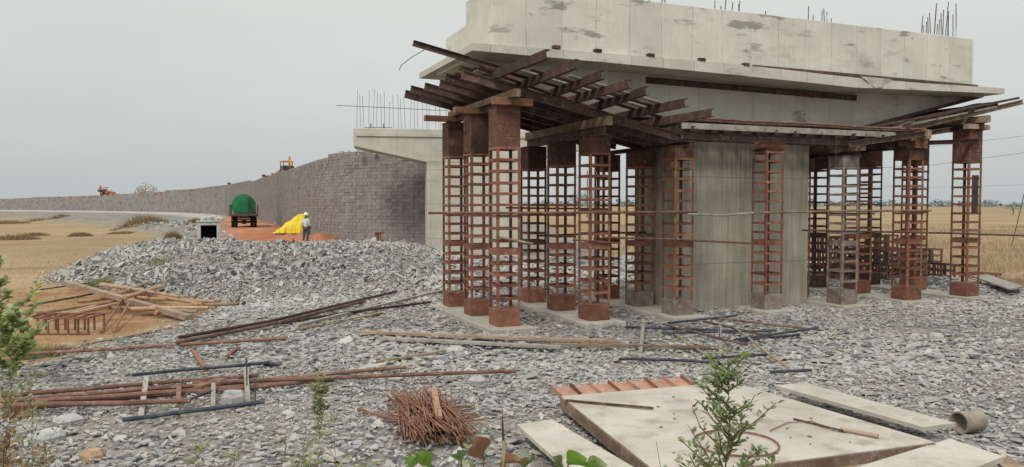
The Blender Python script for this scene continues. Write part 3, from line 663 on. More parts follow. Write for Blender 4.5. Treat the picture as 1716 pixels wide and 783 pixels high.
# ------------------------------------------------------------ reinforced earth block wall and its fill
WALL = [(-1.0,46.2),(-5.2,46.6),(-8.6,47.6),(-10.8,49.2),(-12.4,51.6),(-14.2,55.6),(-19.8,69),(-28,90),(-38,115),(-56,152),(-81,196),(-110,230),(-146,262),(-200,300),(-300,360)]
WTOP = [6.2,6.2,6.25,6.2,6.1,5.95,6.05,6.3,6.5,6.75,6.95,6.2,5.85,5.0,4.2]
emb = empty('block_wall', (-10.8,49.2,0)); tag(emb, 'long curving retaining wall of brown grey blocks running away behind the tanker', 'retaining wall')
W3 = [Vector((x,y,0)) for x,y in WALL]
BV, BF, BR, n0 = [], [], [], 0
bh = .21
for k in range(len(W3)-1):
    a, c = W3[k], W3[k+1]; d = (c-a); L = d.length; d.normalize(); nrm = Vector((d.y,-d.x,0))
    if nrm.y > 0: nrm = -nrm
    far = k > 8; bw = .34 if not far else 1.6; hh = bh if not far else .6
    for r in range(int(7.4/hh)+1):
        nb = max(1, int(round(L/bw))); bwid = L/nb; offs = (r % 2)*.5*bwid
        for q in range(nb):
            x0 = q*bwid+offs*.5; x1 = x0+bwid-.008*random.uniform(.5,2.5); tm = (x0+x1)/2/L
            top = WTOP[k]+(WTOP[k+1]-WTOP[k])*tm
            if k == 9 and tm > .97: top -= .4
            z0 = -.6+r*hh; 
            if z0+hh > top or (z0+2*hh > top and random.random() < .22): continue
            pr_ = random.uniform(0,.07); z1 = z0+hh-.005*random.uniform(.5,2.5)
            P = [a+d*x0+nrm*pr_*.6, a+d*x1+nrm*pr_*.6]; Q = [a+d*x0-nrm*.25, a+d*x1-nrm*.25]
            v8 = []
            for z in (z0,z1): v8 += [P[0]+Vector((0,0,z)),P[1]+Vector((0,0,z)),Q[1]+Vector((0,0,z)),Q[0]+Vector((0,0,z))]
            BV += [tuple(v) for v in v8]
            for f in ((0,1,5,4),(4,5,6,7),(1,2,6,5),(3,0,4,7)): BF.append([n0+i_ for i_ in f])
            t_ = min(1,max(0,random.gauss(.5,.28))); BR += [t_]*4; n0 += 8
o_ = npmesh('block_facing', np.array(BV)-np.array([-10.8,49.2,0]), [np.array(BF)], 'blockwall', np.array(BR), emb)
# fill behind the facing
mb = MB(); n = len(W3); vs = []
for k, p in enumerate(W3):
    a = W3[max(0,k-1)]; c = W3[min(n-1,k+1)]; d = (c-a).normalized(); nn = Vector((d.y,-d.x,0)); nn = -nn if nn.y < 0 else nn
    if k < 3: nn = Vector((.35,.94,0)).normalized()
    i1, o1 = p+nn*.2, (p+nn*9.4 if k > 3 else Vector([(-1.15,46.5,0),(-1.3,47.0,0),(-1.5,47.6,0),(-2.6,50.6,0)][k]))
    zt = WTOP[k]-.32; vs += [i1+Vector((0,0,-.6)), i1+Vector((0,0,zt)), o1+Vector((0,0,zt)), o1+Vector((0,0,-.6))]
vs = [v-Vector((-10.8,49.2,0)) for v in vs]; fs = [(0,1,2,3),tuple(4*(n-1)+q for q in (3,2,1,0))]
for k in range(n-1): fs += [(4*k+q,4*k+q+1,4*k+4+q+1,4*k+4+q) for q in range(3)]
mb.add(vs,fs); mb.build('earth_fill','redsoil',emb)
# rubble heads on top of the wall
for k,(px,py,sz) in enumerate([(572,253,.35),(584,252,.22),(602,250,.4),(628,253,.3),(442,297,.45),(384,309,.5)]):
    p = PD(px,py,[47.8,47.6,47.4,47.2,92,128][k]); mb = MB(); rr = sz*.6; nn_ = 7
    vs = [];
    for lv,(rf,zf) in enumerate([(1,-.5),(.9,.1),(.45,.5)]):
        for q in range(nn_): an = q*6.28/nn_; vs.append((math.cos(an)*rr*rf*random.uniform(.7,1.2),math.sin(an)*rr*rf*random.uniform(.7,1.2),zf*rr))
    fs = [(l*nn_+q,l*nn_+(q+1)%nn_,(l+1)*nn_+(q+1)%nn_,(l+1)*nn_+q) for l in range(2) for q in range(nn_)]+[tuple(range(2*nn_,3*nn_)),tuple(range(nn_-1,-1,-1))]
    wt = 6.05 if k < 4 else 6.4
    mb.add(vs,fs); tag(mb.build('rock','stoneblock' if k<4 else 'rust_dark',loc=(p.x,p.y,max(wt-.32+rr*.5,p.z-rr*.3))), ['small pale rock on the wall top, leftmost above the wall corner','tiny pale rock on the wall top near the corner','larger rock on the wall top left of the far pier','rock on the wall top nearest the far pier','dark lump on the wall top left of the nearer machine','dark brown lump on the wall top above the tanker'][k], 'rock')

# ------------------------------------------------------------ small red steel panel against the wall
a = GT(628,404); mb = MB(); L = 1.95
root = empty('steel_shutter_panel', (a.x,a.y,a.z), .05); tag(root,'small rusty ribbed steel shutter panel leaning at the foot of the block wall','steel panel')
mb.box((0,0,0),(L,.02,.55)); mb.build('sheet','rust',root)
for k in range(8):
    mb = MB(); mb.box((k*(L-.05)/7,-.06,.03),(k*(L-.05)/7+.05,0,.52)); mb.build('rib','capwood',root)
for z in (0,.5):
    mb = MB(); mb.box((0,-.07,z),(L,-.001,z+.05)); mb.build('rail','rust',root)

# ------------------------------------------------------------ tanker truck
def wheel(mbn, parent, loc, r, wd, hubmat='trucksteel'):
    mb = MB(); n = 20; prof = [(-wd/2,r*.55),(-wd/2,r*.9),(-wd*.35,r),(wd*.35,r),(wd/2,r*.9),(wd/2,r*.55)]
    vs = [(x, math.cos(6.2832*q/n)*rr, math.sin(6.2832*q/n)*rr) for x,rr in prof for q in range(n)]
    fs = [(k*n+q,k*n+(q+1)%n,(k+1)*n+(q+1)%n,(k+1)*n+q) for k in range(len(prof)-1) for q in range(n)]
    mb.add(vs,fs+[tuple(range(n)),tuple(range(5*n,6*n))]); wv = empty('wheel',loc); wv.parent = parent
    mb.build('tyre','black',wv,smooth=False)
    mb = MB(); mb.tube((-wd*.52,0,0),(wd*.52,0,0),r*.5,12); mb.tube((-wd*.6,0,0),(wd*.6,0,0),r*.16,8); mb.build('rim',hubmat,wv)
tp = PD(409,383,74); tz = hz(tp.x,tp.y)
tr = empty('tanker_truck',(tp.x,tp.y,tz),math.atan2(.33,1)); tag(tr,'green water tanker truck seen from behind on the red earth track','truck')
def lathe(prof, n=28, ax='y'):
    vs = [(math.cos(6.2832*q/n)*r, y, math.sin(6.2832*q/n)*r) for y,r in prof for q in range(n)]
    fs = [(k*n+q,k*n+(q+1)%n,(k+1)*n+(q+1)%n,(k+1)*n+q) for k in range(len(prof)-1) for q in range(n)]
    return vs, fs+[tuple(range(n)),tuple(range((len(prof)-1)*n,len(prof)*n))]
mb = MB(); vs, fs = lathe([(-.12,.2),(-.10,.6),(-.04,.95),(0,1.1),(.05,1.12),(4.3,1.12),(4.35,1.1),(4.42,.7),(4.45,.2)]); mb.add([Vector((v[0]*.95,v[1],v[2]*.95))+Vector((0,0,2.08)) for v in vs],fs); mb.build('tank','green',tr,smooth=False)
mb = MB(); vs, fs = lathe([(.0,1.05),(.0,1.10),(.09,1.10),(.09,1.05)]); mb.add([Vector(v)+Vector((0,0,2.08)) for v in vs],fs[:-2]); mb.build('rim','green',tr)
mb = MB(); mb.box((.38,-.20,1.3),(.42,-.14,2.9)); mb.box((.68,-.20,1.3),(.72,-.14,2.9))
for q in range(6): mb.box((.42,-.19,1.4+q*.27),(.68,-.15,1.44+q*.27))
mb.build('ladder','trucksteel',tr)
mb = MB(); mb.tube((0,-.16,1.32),(0,-.02,1.32),.11,12); mb.build('outlet','trucksteel',tr)
mb = MB(); mb.tube((0,1.9,3.05),(0,1.9,3.2),.3,14); mb.build('hatch','green',tr)
mb = MB(); mb.box((-1.12,.1,1.02),(1.12,4.5,1.16)); mb.box((-.45,-.1,.82),(-.33,6.6,1.03)); mb.box((.33,-.1,.82),(.45,6.6,1.03)); mb.build('chassis','trucksteel',tr)
mb = MB(); mb.box((-1.25,-.18,1.12),(1.25,.02,1.30)); mb.build('rear_beam','trucksteel',tr)
mb = MB(); mb.box((-.62,-.10,.72),(.62,-.02,.86)); mb.build('bumper','black',tr)
for sx in (-1,1):
    mb = MB(); mb.box((sx*1.25-.05,-.1,1.1),(sx*1.25+.05,.05,2.15)); mb.box((sx*1.25-.04,.05,2.05),(sx*1.25+.04,4.2,2.15)); mb.box((sx*1.25-.05,4.1,1.0),(sx*1.25+.05,4.22,2.15)); mb.build('side_rail','trucksteel',tr)
    mb = MB(); mb.box((sx*.95-.13,-.20,1.16),(sx*.95+.13,-.185,1.26)); mb.build('tail_light','rod',tr)
    mb = MB(); mb.prism([(.25,1.12),(.35,1.19),(1.65,1.19),(1.75,1.12)],'x',min(sx*.65,sx*1.2),max(sx*.65,sx*1.2)); mb.build('mudguard','trucksteel',tr)
    for xx in (.72,1.02): wheel(None,tr,(sx*xx,1.0,.56),.56,.28)
    wheel(None,tr,(sx*1.0,5.4,.56),.56,.26)
mb = MB(); mb.tube((-.9,1.0,.52),(.9,1.0,.52),.1,8); mb.tube((-.2,1.0,.52),(.2,1.0,.52),.22,10); mb.build('axle','trucksteel',tr)
cb = MB(); cb.prism([(4.8,.8),(6.6,.8),(6.7,1.6),(6.45,2.5),(4.8,2.55)],'x',-1.1,1.1); cabo = cb.build('cab','orange_machine',tr,bevel=.05)
mb = MB(); mb.box((-.6,4.78,1.8),(.6,4.795,2.3)); mb.build('rear_window','glass',cabo)

# ------------------------------------------------------------ yellow tarpaulin over a heap
tc_ = GT(484,394); R_ = random.Random(3); nx_, ny_ = 46, 26; vs = []
for jn in range(ny_):
    for i_ in range(nx_):
        a = i_/(nx_-1); c = jn/(ny_-1)
        prof = np.interp(a,[0,.12,.35,.6,.72,.86,.97,1],[0,.18,.55,.92,1.0,.97,.62,.03])
        cr = math.sin(math.pi*min(1,max(0,c)))**.55
        fold = .05*math.sin(a*38+4*c+2*math.sin(a*9))*(1-cr*.6)+.035*math.sin(a*17-9*c)+R_.uniform(-.012,.012)
        x = (a-.5)*2.8+.10*(.5-c)*math.sin(7*a); y = (c-.5)*1.9*(1+.05*math.sin(a*40))+.08*math.sin(a*30)*(abs(c-.5)*2)**3; z = max(.01,1.42*prof*cr+fold*(prof>.05))
        vs.append((x,y,z))
mb = MB(); mb.add(vs,[(jn*nx_+i_,jn*nx_+i_+1,(jn+1)*nx_+i_+1,(jn+1)*nx_+i_) for jn in range(ny_-1) for i_ in range(nx_-1)])
tz = hz(tc_.x,tc_.y)
o_ = mb.build('tarpaulin','tarp',loc=(tc_.x,tc_.y+1.1,tz+.10),rotz=-.05,smooth=True); tag(o_,'bright yellow tarpaulin draped over a heap beside the worker','tarpaulin')
# red earth bank under it
mb = MB(); vs = []
bc = GT(505,404)
for jn in range(16):
    for i_ in range(40):
        a = i_/39; c = jn/15; e = min(1,4*a*(1-a)*1.6)*math.sin(math.pi*c)**.7
        vs.append(((a-.5)*4.0,(c-.5)*4.2,-.15+(.50+.06*math.sin(a*23+c*9)+.05*math.sin(a*51-c*17))*e))
mb.add(vs,[(jn*40+i_,jn*40+i_+1,(jn+1)*40+i_+1,(jn+1)*40+i_) for jn in range(15) for i_ in range(39)])
tag(mb.build('earth_mound','redsoil',loc=(bc.x,bc.y+1.6,hz(bc.x,bc.y+1.6)),smooth=True),'low mound of red earth behind the worker and under the tarpaulin','earth mound')

# ------------------------------------------------------------ worker
wp = PD(513,412,42.3); wz = hz(wp.x,wp.y)+.03
def skin(name, pts, edges, rad, mat, parent, sub=2):
    me = bpy.data.meshes.new(name); me.from_pydata(pts, edges, []); ob = bpy.data.objects.new(name, me); COL.objects.link(ob); ob.parent = parent
    sk = ob.modifiers.new('skin','SKIN'); sk.use_smooth_shade = True
    for v, r in zip(me.skin_vertices[0].data, rad): v.radius = r if isinstance(r, tuple) else (r, r)
    me.skin_vertices[0].data[0].use_root = True
    ss = ob.modifiers.new('sub','SUBSURF'); ss.levels = sub; ss.render_levels = sub
    me.materials.append(M[mat]); return ob
wr = empty('person', (wp.x,wp.y,wz), math.radians(160)); wr.scale = (.94,)*3; tag(wr,'worker in a white helmet, pale shirt and blue jeans standing by the yellow tarpaulin','person')
body = [(0,0,.92),(0,0,1.12),(0,0,1.38),(0,-.01,1.48),(0,-.015,1.60),
        (-.17,0,1.40),(-.23,.0,1.14),(-.22,-.12,.93),(-.22,-.16,.85),
        (.17,0,1.40),(.24,.03,1.15),(.22,-.04,.92),(.22,-.06,.82),
        (-.09,0,.86),(-.10,-.02,.48),(-.10,.02,.10),(-.11,-.10,.04),
        (.09,0,.86),(.12,.03,.48),(.13,.08,.10),(.14,-.04,.04),(0,-.02,1.68)]
ed = [(0,1),(1,2),(2,3),(3,4),(4,21),(2,5),(5,6),(6,7),(7,8),(2,9),(9,10),(10,11),(11,12),(0,13),(13,14),(14,15),(15,16),(0,17),(17,18),(18,19),(19,20)]
rd = [(.14,.10),(.125,.095),(.15,.10),.05,(.075,.085),.055,.042,.033,.03,.055,.042,.033,.03,.085,.06,.042,.035,.085,.06,.042,.035,(.07,.08)]
skin('body', body, ed, rd, 'skin', wr)
skin('shirt', [(0,0,.90),(0,0,1.12),(0,0,1.38),(0,0,1.45),(-.17,0,1.40),(-.225,0,1.15),(-.222,-.09,1.0),(.17,0,1.40),(.235,.03,1.16),(.225,-.02,1.0)],
     [(0,1),(1,2),(2,3),(2,4),(4,5),(5,6),(2,7),(7,8),(8,9)], [(.175,.125),(.155,.12),(.175,.125),.07,.075,.062,.052,.075,.062,.052], 'shirt', wr)
skin('trousers', [(0,0,.95),(-.09,0,.84),(-.10,-.02,.48),(-.10,.02,.12),(.09,0,.84),(.12,.03,.48),(.13,.08,.12)], [(0,1),(1,2),(2,3),(0,4),(4,5),(5,6)], [(.16,.12),.105,.08,.065,.105,.08,.065], 'jeans', wr)
mb = MB(); vs, fs = lathe([(1.66,.128),(1.69,.125),(1.74,.118),(1.79,.09),(1.82,.04),(1.825,.01)],16); mb.add([(v[0],v[2]-.02,v[1]) for v in vs],fs)
mb.prism([(math.cos(q/16*6.2832)*.14,math.sin(q/16*6.2832)*.16-.03) for q in range(16)],'z',1.655,1.668); mb.build('helmet','white',wr,smooth=False)
for sx in (-.11,.14):
    mb = MB(); mb.box((sx-.05,-.20 if sx<0 else -.13,0),(sx+.05,.06 if sx<0 else .13,.08)); mb.build('shoe','black',wr,bevel=.03)

# ------------------------------------------------------------ machines on the embankment
def backhoe(loc, rot, label, mat, scale=1):
    r = empty('backhoe_loader', loc, rot); r.scale = (scale,)*3; tag(r, label, 'backhoe')
    mb = MB(); mb.prism([(-2.2,.7),(.3,.7),(.3,1.5),(-1.2,1.6),(-2.2,1.35)],'x',-.45,.45); mb.build('body',mat,r,bevel=.04)
    c = empty('cab',(0,0,0)); c.parent = r
    mb = MB()
    for x in (-.72,.66):
        for y in (.2,1.5): mb.box((x,y,1.2),(x+.08,y+.08,2.65))
    mb.box((-.75,.15,1.0),(.75,1.6,1.35)); mb.build('cab_frame','trucksteel',c)
    mb = MB(); mb.box((-.82,.05,2.65),(.82,1.7,2.8)); mb.build('roof',mat,c,bevel=.03)
    mb = MB(); mb.box((-.67,.24,1.36),(.67,1.54,2.1)); mb.build('pane','glass',c)
    for sx in (-1,1):
        wheel(None,r,(sx*.85,.95,.72),.72,.42,mat); wheel(None,r,(sx*.8,-1.6,.48),.48,.3,mat)
        mb = MB(); mb.sweep((sx*.6,-.3,1.5),(sx*.6,-2.9,.9),RC(.12,.2)); mb.build('loader_arm',mat,r)
    mb = MB(); mb.prism([(-3.6,.25),(-2.9,.2),(-2.8,1.1),(-2.95,1.1),(-3.05,.4)],'x',-1.1,1.1); mb.build('front_bucket',mat,r)
    mb = MB(); mb.sweep((0,1.9,1.0),(0,2.3,3.4),RC(.22,.32)); mb.build('boom',mat,r)
    mb = MB(); mb.sweep((0,2.3,3.4),(0,2.9,1.9),RC(.18,.25)); mb.build('dipper',mat,r)
    mb = MB(); mb.prism([(2.6,1.9),(3.1,2.0),(3.2,1.4),(2.7,1.2),(2.45,1.5)],'x',-.35,.35); mb.build('rear_bucket','trucksteel',r)
    return r
p = PD(477,290,93); backhoe((p.x,p.y,5.72), math.radians(215), 'yellow backhoe loader on top of the wall near its high corner', 'yellow_machine', .80)
p = PD(178,325,262); backhoe((p.x,p.y,5.75), math.radians(75), 'orange backhoe loader far off on the wall top at left', 'orange_machine', 1.0)

# ------------------------------------------------------------ box culvert
cp = GT(350,405); a_ = .62
cu = empty('box_culvert',(cp.x,cp.y,cp.z-.08),.36); cu.scale = (.78,)*3; tag(cu,'square concrete box culvert mouth topped with rubble at the edge of the slate','culvert')
mb = MB(); o2, i2, Lc = .82, .56, 4.0; h0 = .12
outer = [(-o2,0),(o2,0),(o2,1.55),(-o2,1.55)]; inner = [(-i2,.30),(i2,.30),(i2,1.32),(-i2,1.32)]
vs = [(x,0,z) for x,z in outer]+[(x,0,z) for x,z in inner]+[(x,Lc,z) for x,z in outer]+[(x,Lc,z) for x,z in inner]
fs = [(k,(k+1)%4,4+(k+1)%4,4+k) for k in range(4)]+[(8+k,8+(k+1)%4,12+(k+1)%4,12+k) for k in range(4)]+[(k,(k+1)%4,8+(k+1)%4,8+k) for k in range(4)]+[(4+k,4+(k+1)%4,12+(k+1)%4,12+k) for k in range(4)]
mb.add(vs,fs); mb.build('box','culvert',cu,bevel=.02)
mb = MB(); mb.box((-.98,-.12,-.3),(.98,.0,.10)); mb.build('apron','culvert',cu)
mb = MB(); mb.box((-i2-.01,2.2,.25),(i2+.01,2.25,1.36)); mb.build('dark_panel','black',cu)  # black panel across the barrel, standing in for the darkness inside
mb = MB(); mb.box((-.88,-.06,1.552),(.88,.5,1.68)); mb.build('coping','culvert',cu,bevel=.02)
def rock(name, mat, loc, size, label, cat='stone', flat=.6, seed=0, group=None):
    R = random.Random(seed); mb = MB(); n = 8; vs = []
    ang = [q*6.283/n+R.uniform(-.25,.25) for q in range(n)]; rr = [R.uniform(.75,1.1) for _ in range(n)]
    for rf, z in ((.92,-.5),(1,.2),(.72,.5)):
        for q in range(n): vs.append((math.cos(ang[q])*rr[q]*rf*size/2,math.sin(ang[q])*rr[q]*rf*size/2*.85,(z+R.uniform(-.07,.07))*size*flat))
    fs = [(l*n+q,l*n+(q+1)%n,(l+1)*n+(q+1)%n,(l+1)*n+q) for l in range(2) for q in range(n)]+[tuple(range(2*n,3*n)),tuple(range(n-1,-1,-1))]
    mb.add(vs,fs); return tag(mb.build(name,mat,loc=loc,rotz=R.uniform(0,6)),label,cat,group)
rp = cu.location
for k,(dx,dy,dz,sz) in enumerate([(-.5,.25,1.78,.5),(.0,.3,1.82,.6),(.5,.3,1.76,.42),(-.1,.9,1.85,.75),(.35,1.2,1.75,.6)]):
    rock('stone','culvert',(rp.x+dx*.8,rp.y+dy*.8,rp.z+dz*.78),sz*.8,f'{["left","middle","right","tall rear","rear right"][k]} pale stone of the heap on the box culvert','stone',.55,40+k,'stones on the culvert')

# gravel shoulders around the culvert
# ------------------------------------------------------------ rods and pipes on the ground
def pole(L, r, mat, label, cat='pipe', name='pipe', lift=.05, group=None, sag=0, n=8):
    pts = [GT(x,y,lift+r) for x,y in L]
    if len(pts) == 2:
        a, c = pts
        mids = [a.lerp(c,q/6) for q in range(7)]
        need = max(hz(p_.x,p_.y)+r+.02-p_.z for p_ in mids); need = max(0,need)
        mids = [p_+Vector((random.uniform(-.02,.02),random.uniform(-.02,.02),need-.5*need*(abs(q_-3)/3)+random.uniform(-.008,.008))) for q_, p_ in enumerate(mids)]; pts = mids
    p0 = pts[0]; mb = MB(); mb.path([p_-p0 for p_ in pts], r, n)
    return tag(mb.build(name,mat,loc=p0,smooth=False),label,cat,group)
def plank(a, c, wd, th, mat, label, cat='plank', name='plank', lift=.08, la=0, lc=0, group=None):
    p, q = GT(*a,lift+la), GT(*c,lift+lc); return beam(name,p,q,RC(wd,th),mat,label,cat,group)
pole([(0,604),(200,592),(480,575)],.035,'rod','long thin rusty pipe running from the left edge across the slate below the timber pile',lift=.06)
pole([(296,584),(470,548),(610,512)],.045,'beam','heavier of the dark rusty bars running up to the right toward the towers',lift=.07)
pole([(300,580),(450,552),(665,498)],.04,'rust_dark','dark bar lying against the heavy rusty bars, reaching farthest back',lift=.14)
pole([(470,548),(600,528),(722,512)],.035,'rust_dark','dark bar whose far end points at the leftmost footing pad',lift=.06)
plank((497,555),(745,492),.10,.06,'greyplank','long pale grey plank rising right to the foot of the leftmost towers',lift=.12)
plank((497,556),(640,528),.12,.05,'timber','brown plank lying beside the long pale plank',lift=.05)
plank((600,566),(1040,584),.18,.05,'timber','long brown plank lying level in front of the leftmost towers',lift=.13)
plank((640,577),(940,592),.16,.05,'greyplank','pale plank lying just in front of the long brown plank',lift=.12)
plank((900,586),(1190,592),.10,.05,'timber','brown plank continuing right toward the blue pipes',lift=.11)
plank((632,612),(745,594),.08,.04,'timber','short weathered plank below the long level planks',lift=.06)
plank((925,578),(1030,580),.10,.03,'rust','reddish board on the slate before the second footing pad',lift=.12)
plank((647,414),(745,432),.14,.05,'beam','brown steel strip on the slate crest left of the towers',lift=.06)
plank((560,398),(640,404),.25,.05,'greyplank','pale plank on the slate at the foot of the block wall',lift=.05)
plank((322,592),(345,626),.07,.06,'capwood','short brown stick pointing down from the thin pipe',lift=.05)
plank((380,604),(400,588),.06,.05,'rust','very short rusty stick right of the brown stick',lift=.05)
plank((100,590),(290,552),.16,.03,'rust_dark','thin dark board half buried in the slate below the steel frame',lift=.02)
# reddish bundle at left
B = [((0,672),(433,637)),((12,686),(310,660)),((0,690),(240,668)),((20,697),(430,655)),((100,680),(680,626)),((0,698),(318,689)),((170,676),(560,645)),((320,655),(865,632)),((60,690),(300,672)),((330,668),(500,650))]
lab = ['uppermost long rusty pipe of the left bundle','short rusty pipe second down in the left bundle','rusty pipe third down in the left bundle running to the left edge','long rusty pipe through the middle of the left bundle','long rusty pipe of the left bundle whose far end splits off upward','lowest reddish pipe of the left bundle','rusty pipe at the right middle of the left bundle','longest rusty pipe of the left bundle, ending above the rod heap','short inner rusty pipe of the left bundle','short rusty pipe at the right end of the left bundle']
for k,(a,c) in enumerate(B): pole([a,c],.034 if k!=5 else .038,'rod',lab[k],lift=.04+.03*(k%3),group='rusty pipes bundled at left')
pole([(222,642),(452,620)],.028,'bluepipe','dark blue pipe lying above the left bundle',lift=.10)
pole([(203,717),(445,685)],.030,'bluepipe','dark blue pipe lying below the left bundle',lift=.07)
pole([(300,692),(360,668)],.02,'bluepipe','short thin dark pipe between left bundle and lower blue pipe',lift=.1)
pole([(441,620),(470,618)],.03,'bluepipe','short dark blue pipe end beyond the upper blue pipe',lift=.05)
def vertp(px0,py0,px1,py1,w_,mat,label,name='strut'):
    p = GT(px0,py0,.04); q = GT(px1,py1,.16); return beam(name,p,q,RC(w_,.04),mat,label,'strut')
vertp(236,706,246,650,.07,'greyplank','pale grey crosspiece over the left bundle near the lower blue pipe')
vertp(298,690,300,668,.06,'capwood','short brown crosspiece in the left bundle')
vertp(357,688,358,662,.06,'greyplank','short pale crosspiece left of the square stone block')
vertp(416,682,412,635,.07,'greyplank','pale grey crosspiece at the right end of the left bundle')
for (px,py,l,label) in [(413,660,.55,'thin dark rod standing upright in the slate beside the pale crosspiece'),(427,684,.45,'short thin rod standing upright right of the pale crosspiece'),(1205,575,.35,'thin rod standing upright among the blue pipes')]:
    p = GT(px,py); mb = MB(); mb.path([(0,0,-.1),(.01,0,l*.6),(0,.01,l)],.012,5); tag(mb.build('upright_rod','rebar_grey',loc=p),label,'rod')
plank((290,642),(400,640),.22,.03,'greyplank','pale board under the upper blue pipe',lift=.03)
plank((330,660),(372,648),.16,.04,'capwood','orange brown wedge of wood inside the left bundle',lift=.10)
# blue pipes on the right
BP = [((1047,553),(1232,560),'bluepipe','first blue pipe, starting before the third footing pad'),((1110,566),(1300,562),'bluepipe','dark blue pipe lying level through the middle of the right heap'),((1120,551),(1235,538),'bluepipe','blue pipe pointing up right at the back of the right heap'),((1230,584),(1372,563),'bluepipe','bright blue pipe at the right end of the right heap'),((1240,578),(1340,566),'bluepipe','short blue pipe just behind the bright blue pipe'),((1036,611),(1205,617),'bluepipe','front blue pipe of the right heap'),((1175,614),(1290,606),'bluepipe','blue pipe reaching right behind the sapling'),((1290,641),(1358,638),'bluepipe','short blue pipe at the back edge of the big plate'),((1070,586),(1210,592),'beam','brown pipe between the blue pipes'),((1200,540),(1380,562),'rod','long rusty pipe slanting down right at the back of the right heap'),((1110,553),(1250,590),'beam','brown bar crossing the blue pipes from upper left'),((1232,562),(1320,634),'timber','slender brown stick slanting down right behind the sapling'),((1130,565),(1200,612),'timber','thin stick slanting down among the blue pipes'),((1180,546),(1300,574),'rust_dark','dark bar across the back of the right heap')]
for k,(a,c,mt,lb) in enumerate(BP): pole([a,c],.027 if mt=='bluepipe' else .024,mt,lb,lift=.04+.035*(k%4),group='pipes heaped in front of the stem' if mt=='bluepipe' else None)
vertp(1072,612,1078,556,.07,'greyplank','pale crosspiece at the left of the blue pipes')
vertp(1208,602,1206,558,.07,'greyplank','pale crosspiece through the middle of the blue pipes')
# ------------------------------------------------------------ rod heap
hc = GT(722,716); R = random.Random(5)
for k in range(170):
    px = R.uniform(668,768); py = R.gauss(712,5); a = math.radians(R.gauss(104,6) if k % 11 else R.gauss(5,12)); l = R.uniform(1.5,2.4) if k % 11 else R.uniform(.6,1.1)
    p = GT(px,py); d = Vector((math.cos(a),math.sin(a)*1.0,0))*l*.5; zc = .05+R.uniform(0,.24)*math.exp(-((px-722)/55)**2); tl = R.uniform(-.08,.08)
    mb = MB(); q0 = -d+Vector((0,0,-tl)); q1 = d+Vector((0,0,tl)); mb.path([q0,q0.lerp(q1,.5)+Vector((R.uniform(-.02,.02),R.uniform(-.02,.02),0)),q1],.0085,5)
    tag(mb.build('rebar_offcut','rebar',loc=(p.x,p.y,p.z+zc)),'short rusty rebar offcut in the heap at bottom centre','rebar','rebar offcuts heaped at bottom centre')
p, q = GT(727,688,.30), GT(736,735,.26); beam('plank',p,q,RC(.085,.04),'newwood','short pale plank lying on top of the heap of rusty rods','plank')
plank((600,694),(700,724),.05,.04,'rod','reddish bar lying left of the heap of rusty rods',lift=.06); plank((690,722),(795,750),.06,.04,'capwood','brown bar through the lower part of the heap of rusty rods',lift=.16)

# ------------------------------------------------------------ big plate and side boards
def slab(corners, z, th, mat, name, label, cat, edge=None, parent=None, dz=None):
    P = [PZ(x,y,z+(dz[k] if dz else 0)) for k,(x,y) in enumerate(corners)]; c = sum(P,Vector())/4
    mb = MB(); mb.add([p_-c for p_ in P]+[p_-c-Vector((0,0,th)) for p_ in P],[(0,1,2,3),(7,6,5,4)]+[(k,(k+1)%4,4+(k+1)%4,4+k) for k in range(4)])
    o_ = mb.build(name,mat,loc=c); 
    if label: tag(o_,label,cat)
    return o_, P
zp = .16
C4 = [(940,664),(1228,640),(1568,741),(1112,800)]
P4 = [PZ(x,y,zp) for x,y in C4]; org = P4[0].copy(); org.z = -.12
root = empty('formwork_plate',org); tag(root,'big pale cement dusted steel formwork plate lying flat with an orange ribbed back flange','formwork plate')
mb = MB(); mb.add([p_-org for p_ in P4]+[p_-org-Vector((0,0,.012)) for p_ in P4],[(0,1,2,3),(7,6,5,4)]+[(k,(k+1)%4,4+(k+1)%4,4+k) for k in range(4)]); mb.build('sheet','plate',root)
def frame_edge(a, c, h, mat, inset=0):
    mb = MB(); mb.sweep(a-org-Vector((0,0,.014+h/2)),c-org-Vector((0,0,.014+h/2)),CH(h,.07,.01)); mb.build('edge_channel',mat,root)
ctr = sum(P4,Vector())/4
I4 = [p_.lerp(ctr,.012) for p_ in P4]
for k in (0,2,3): 
    a, c = I4[k], I4[(k+1)%4]; frame_edge(a,c,.15,'brownsteel')
frame_edge(I4[0],I4[1],.15,'orangesteel') if False else None
for k in range(1,5):
    a = P4[0].lerp(P4[3],k/5); c = P4[1].lerp(P4[2],k/5); mb = MB(); mb.sweep(a-org-Vector((0,0,.075)),c-org-Vector((0,0,.075)),RC(.06,.11)); mb.build('stiffener','brownsteel',root)
# back flange panel with ribs
a0, a1 = P4[0], P4[0].lerp(P4[1],.78)
bd = (P4[1]-P4[2]).normalized(); bd.z = 0; bd.normalize(); up_ = Vector((0,0,.012))
bw = .32
Q = [a0+bd*.01+up_*.5-Vector((0,0,.03)), a1+bd*.01-Vector((0,0,.03)), a1+bd*bw+Vector((0,0,.05)), a0+bd*bw+Vector((0,0,.05))]
mb = MB(); mb.add([p_-org for p_ in Q]+[p_-org-Vector((0,0,.02)) for p_ in Q],[(0,1,2,3),(7,6,5,4)]+[(k,(k+1)%4,4+(k+1)%4,4+k) for k in range(4)]); mb.build('back_flange','orangesteel',root)
for k in range(0,8):
    t = (k+.02)/7.2; a = Q[0].lerp(Q[1],t); c = Q[3].lerp(Q[2],t); mb = MB(); mb.sweep(a-org+Vector((0,0,.03)),c-org+Vector((0,0,.03)),RC(.018,.05)); mb.build('rib','rust' if k%2 else 'orangesteel',root)
slab([(866,711),(925,703),(1075,790),(965,800)],.10,.05,'plate','board','pale flat board lying at the lower left of the big plate','board')
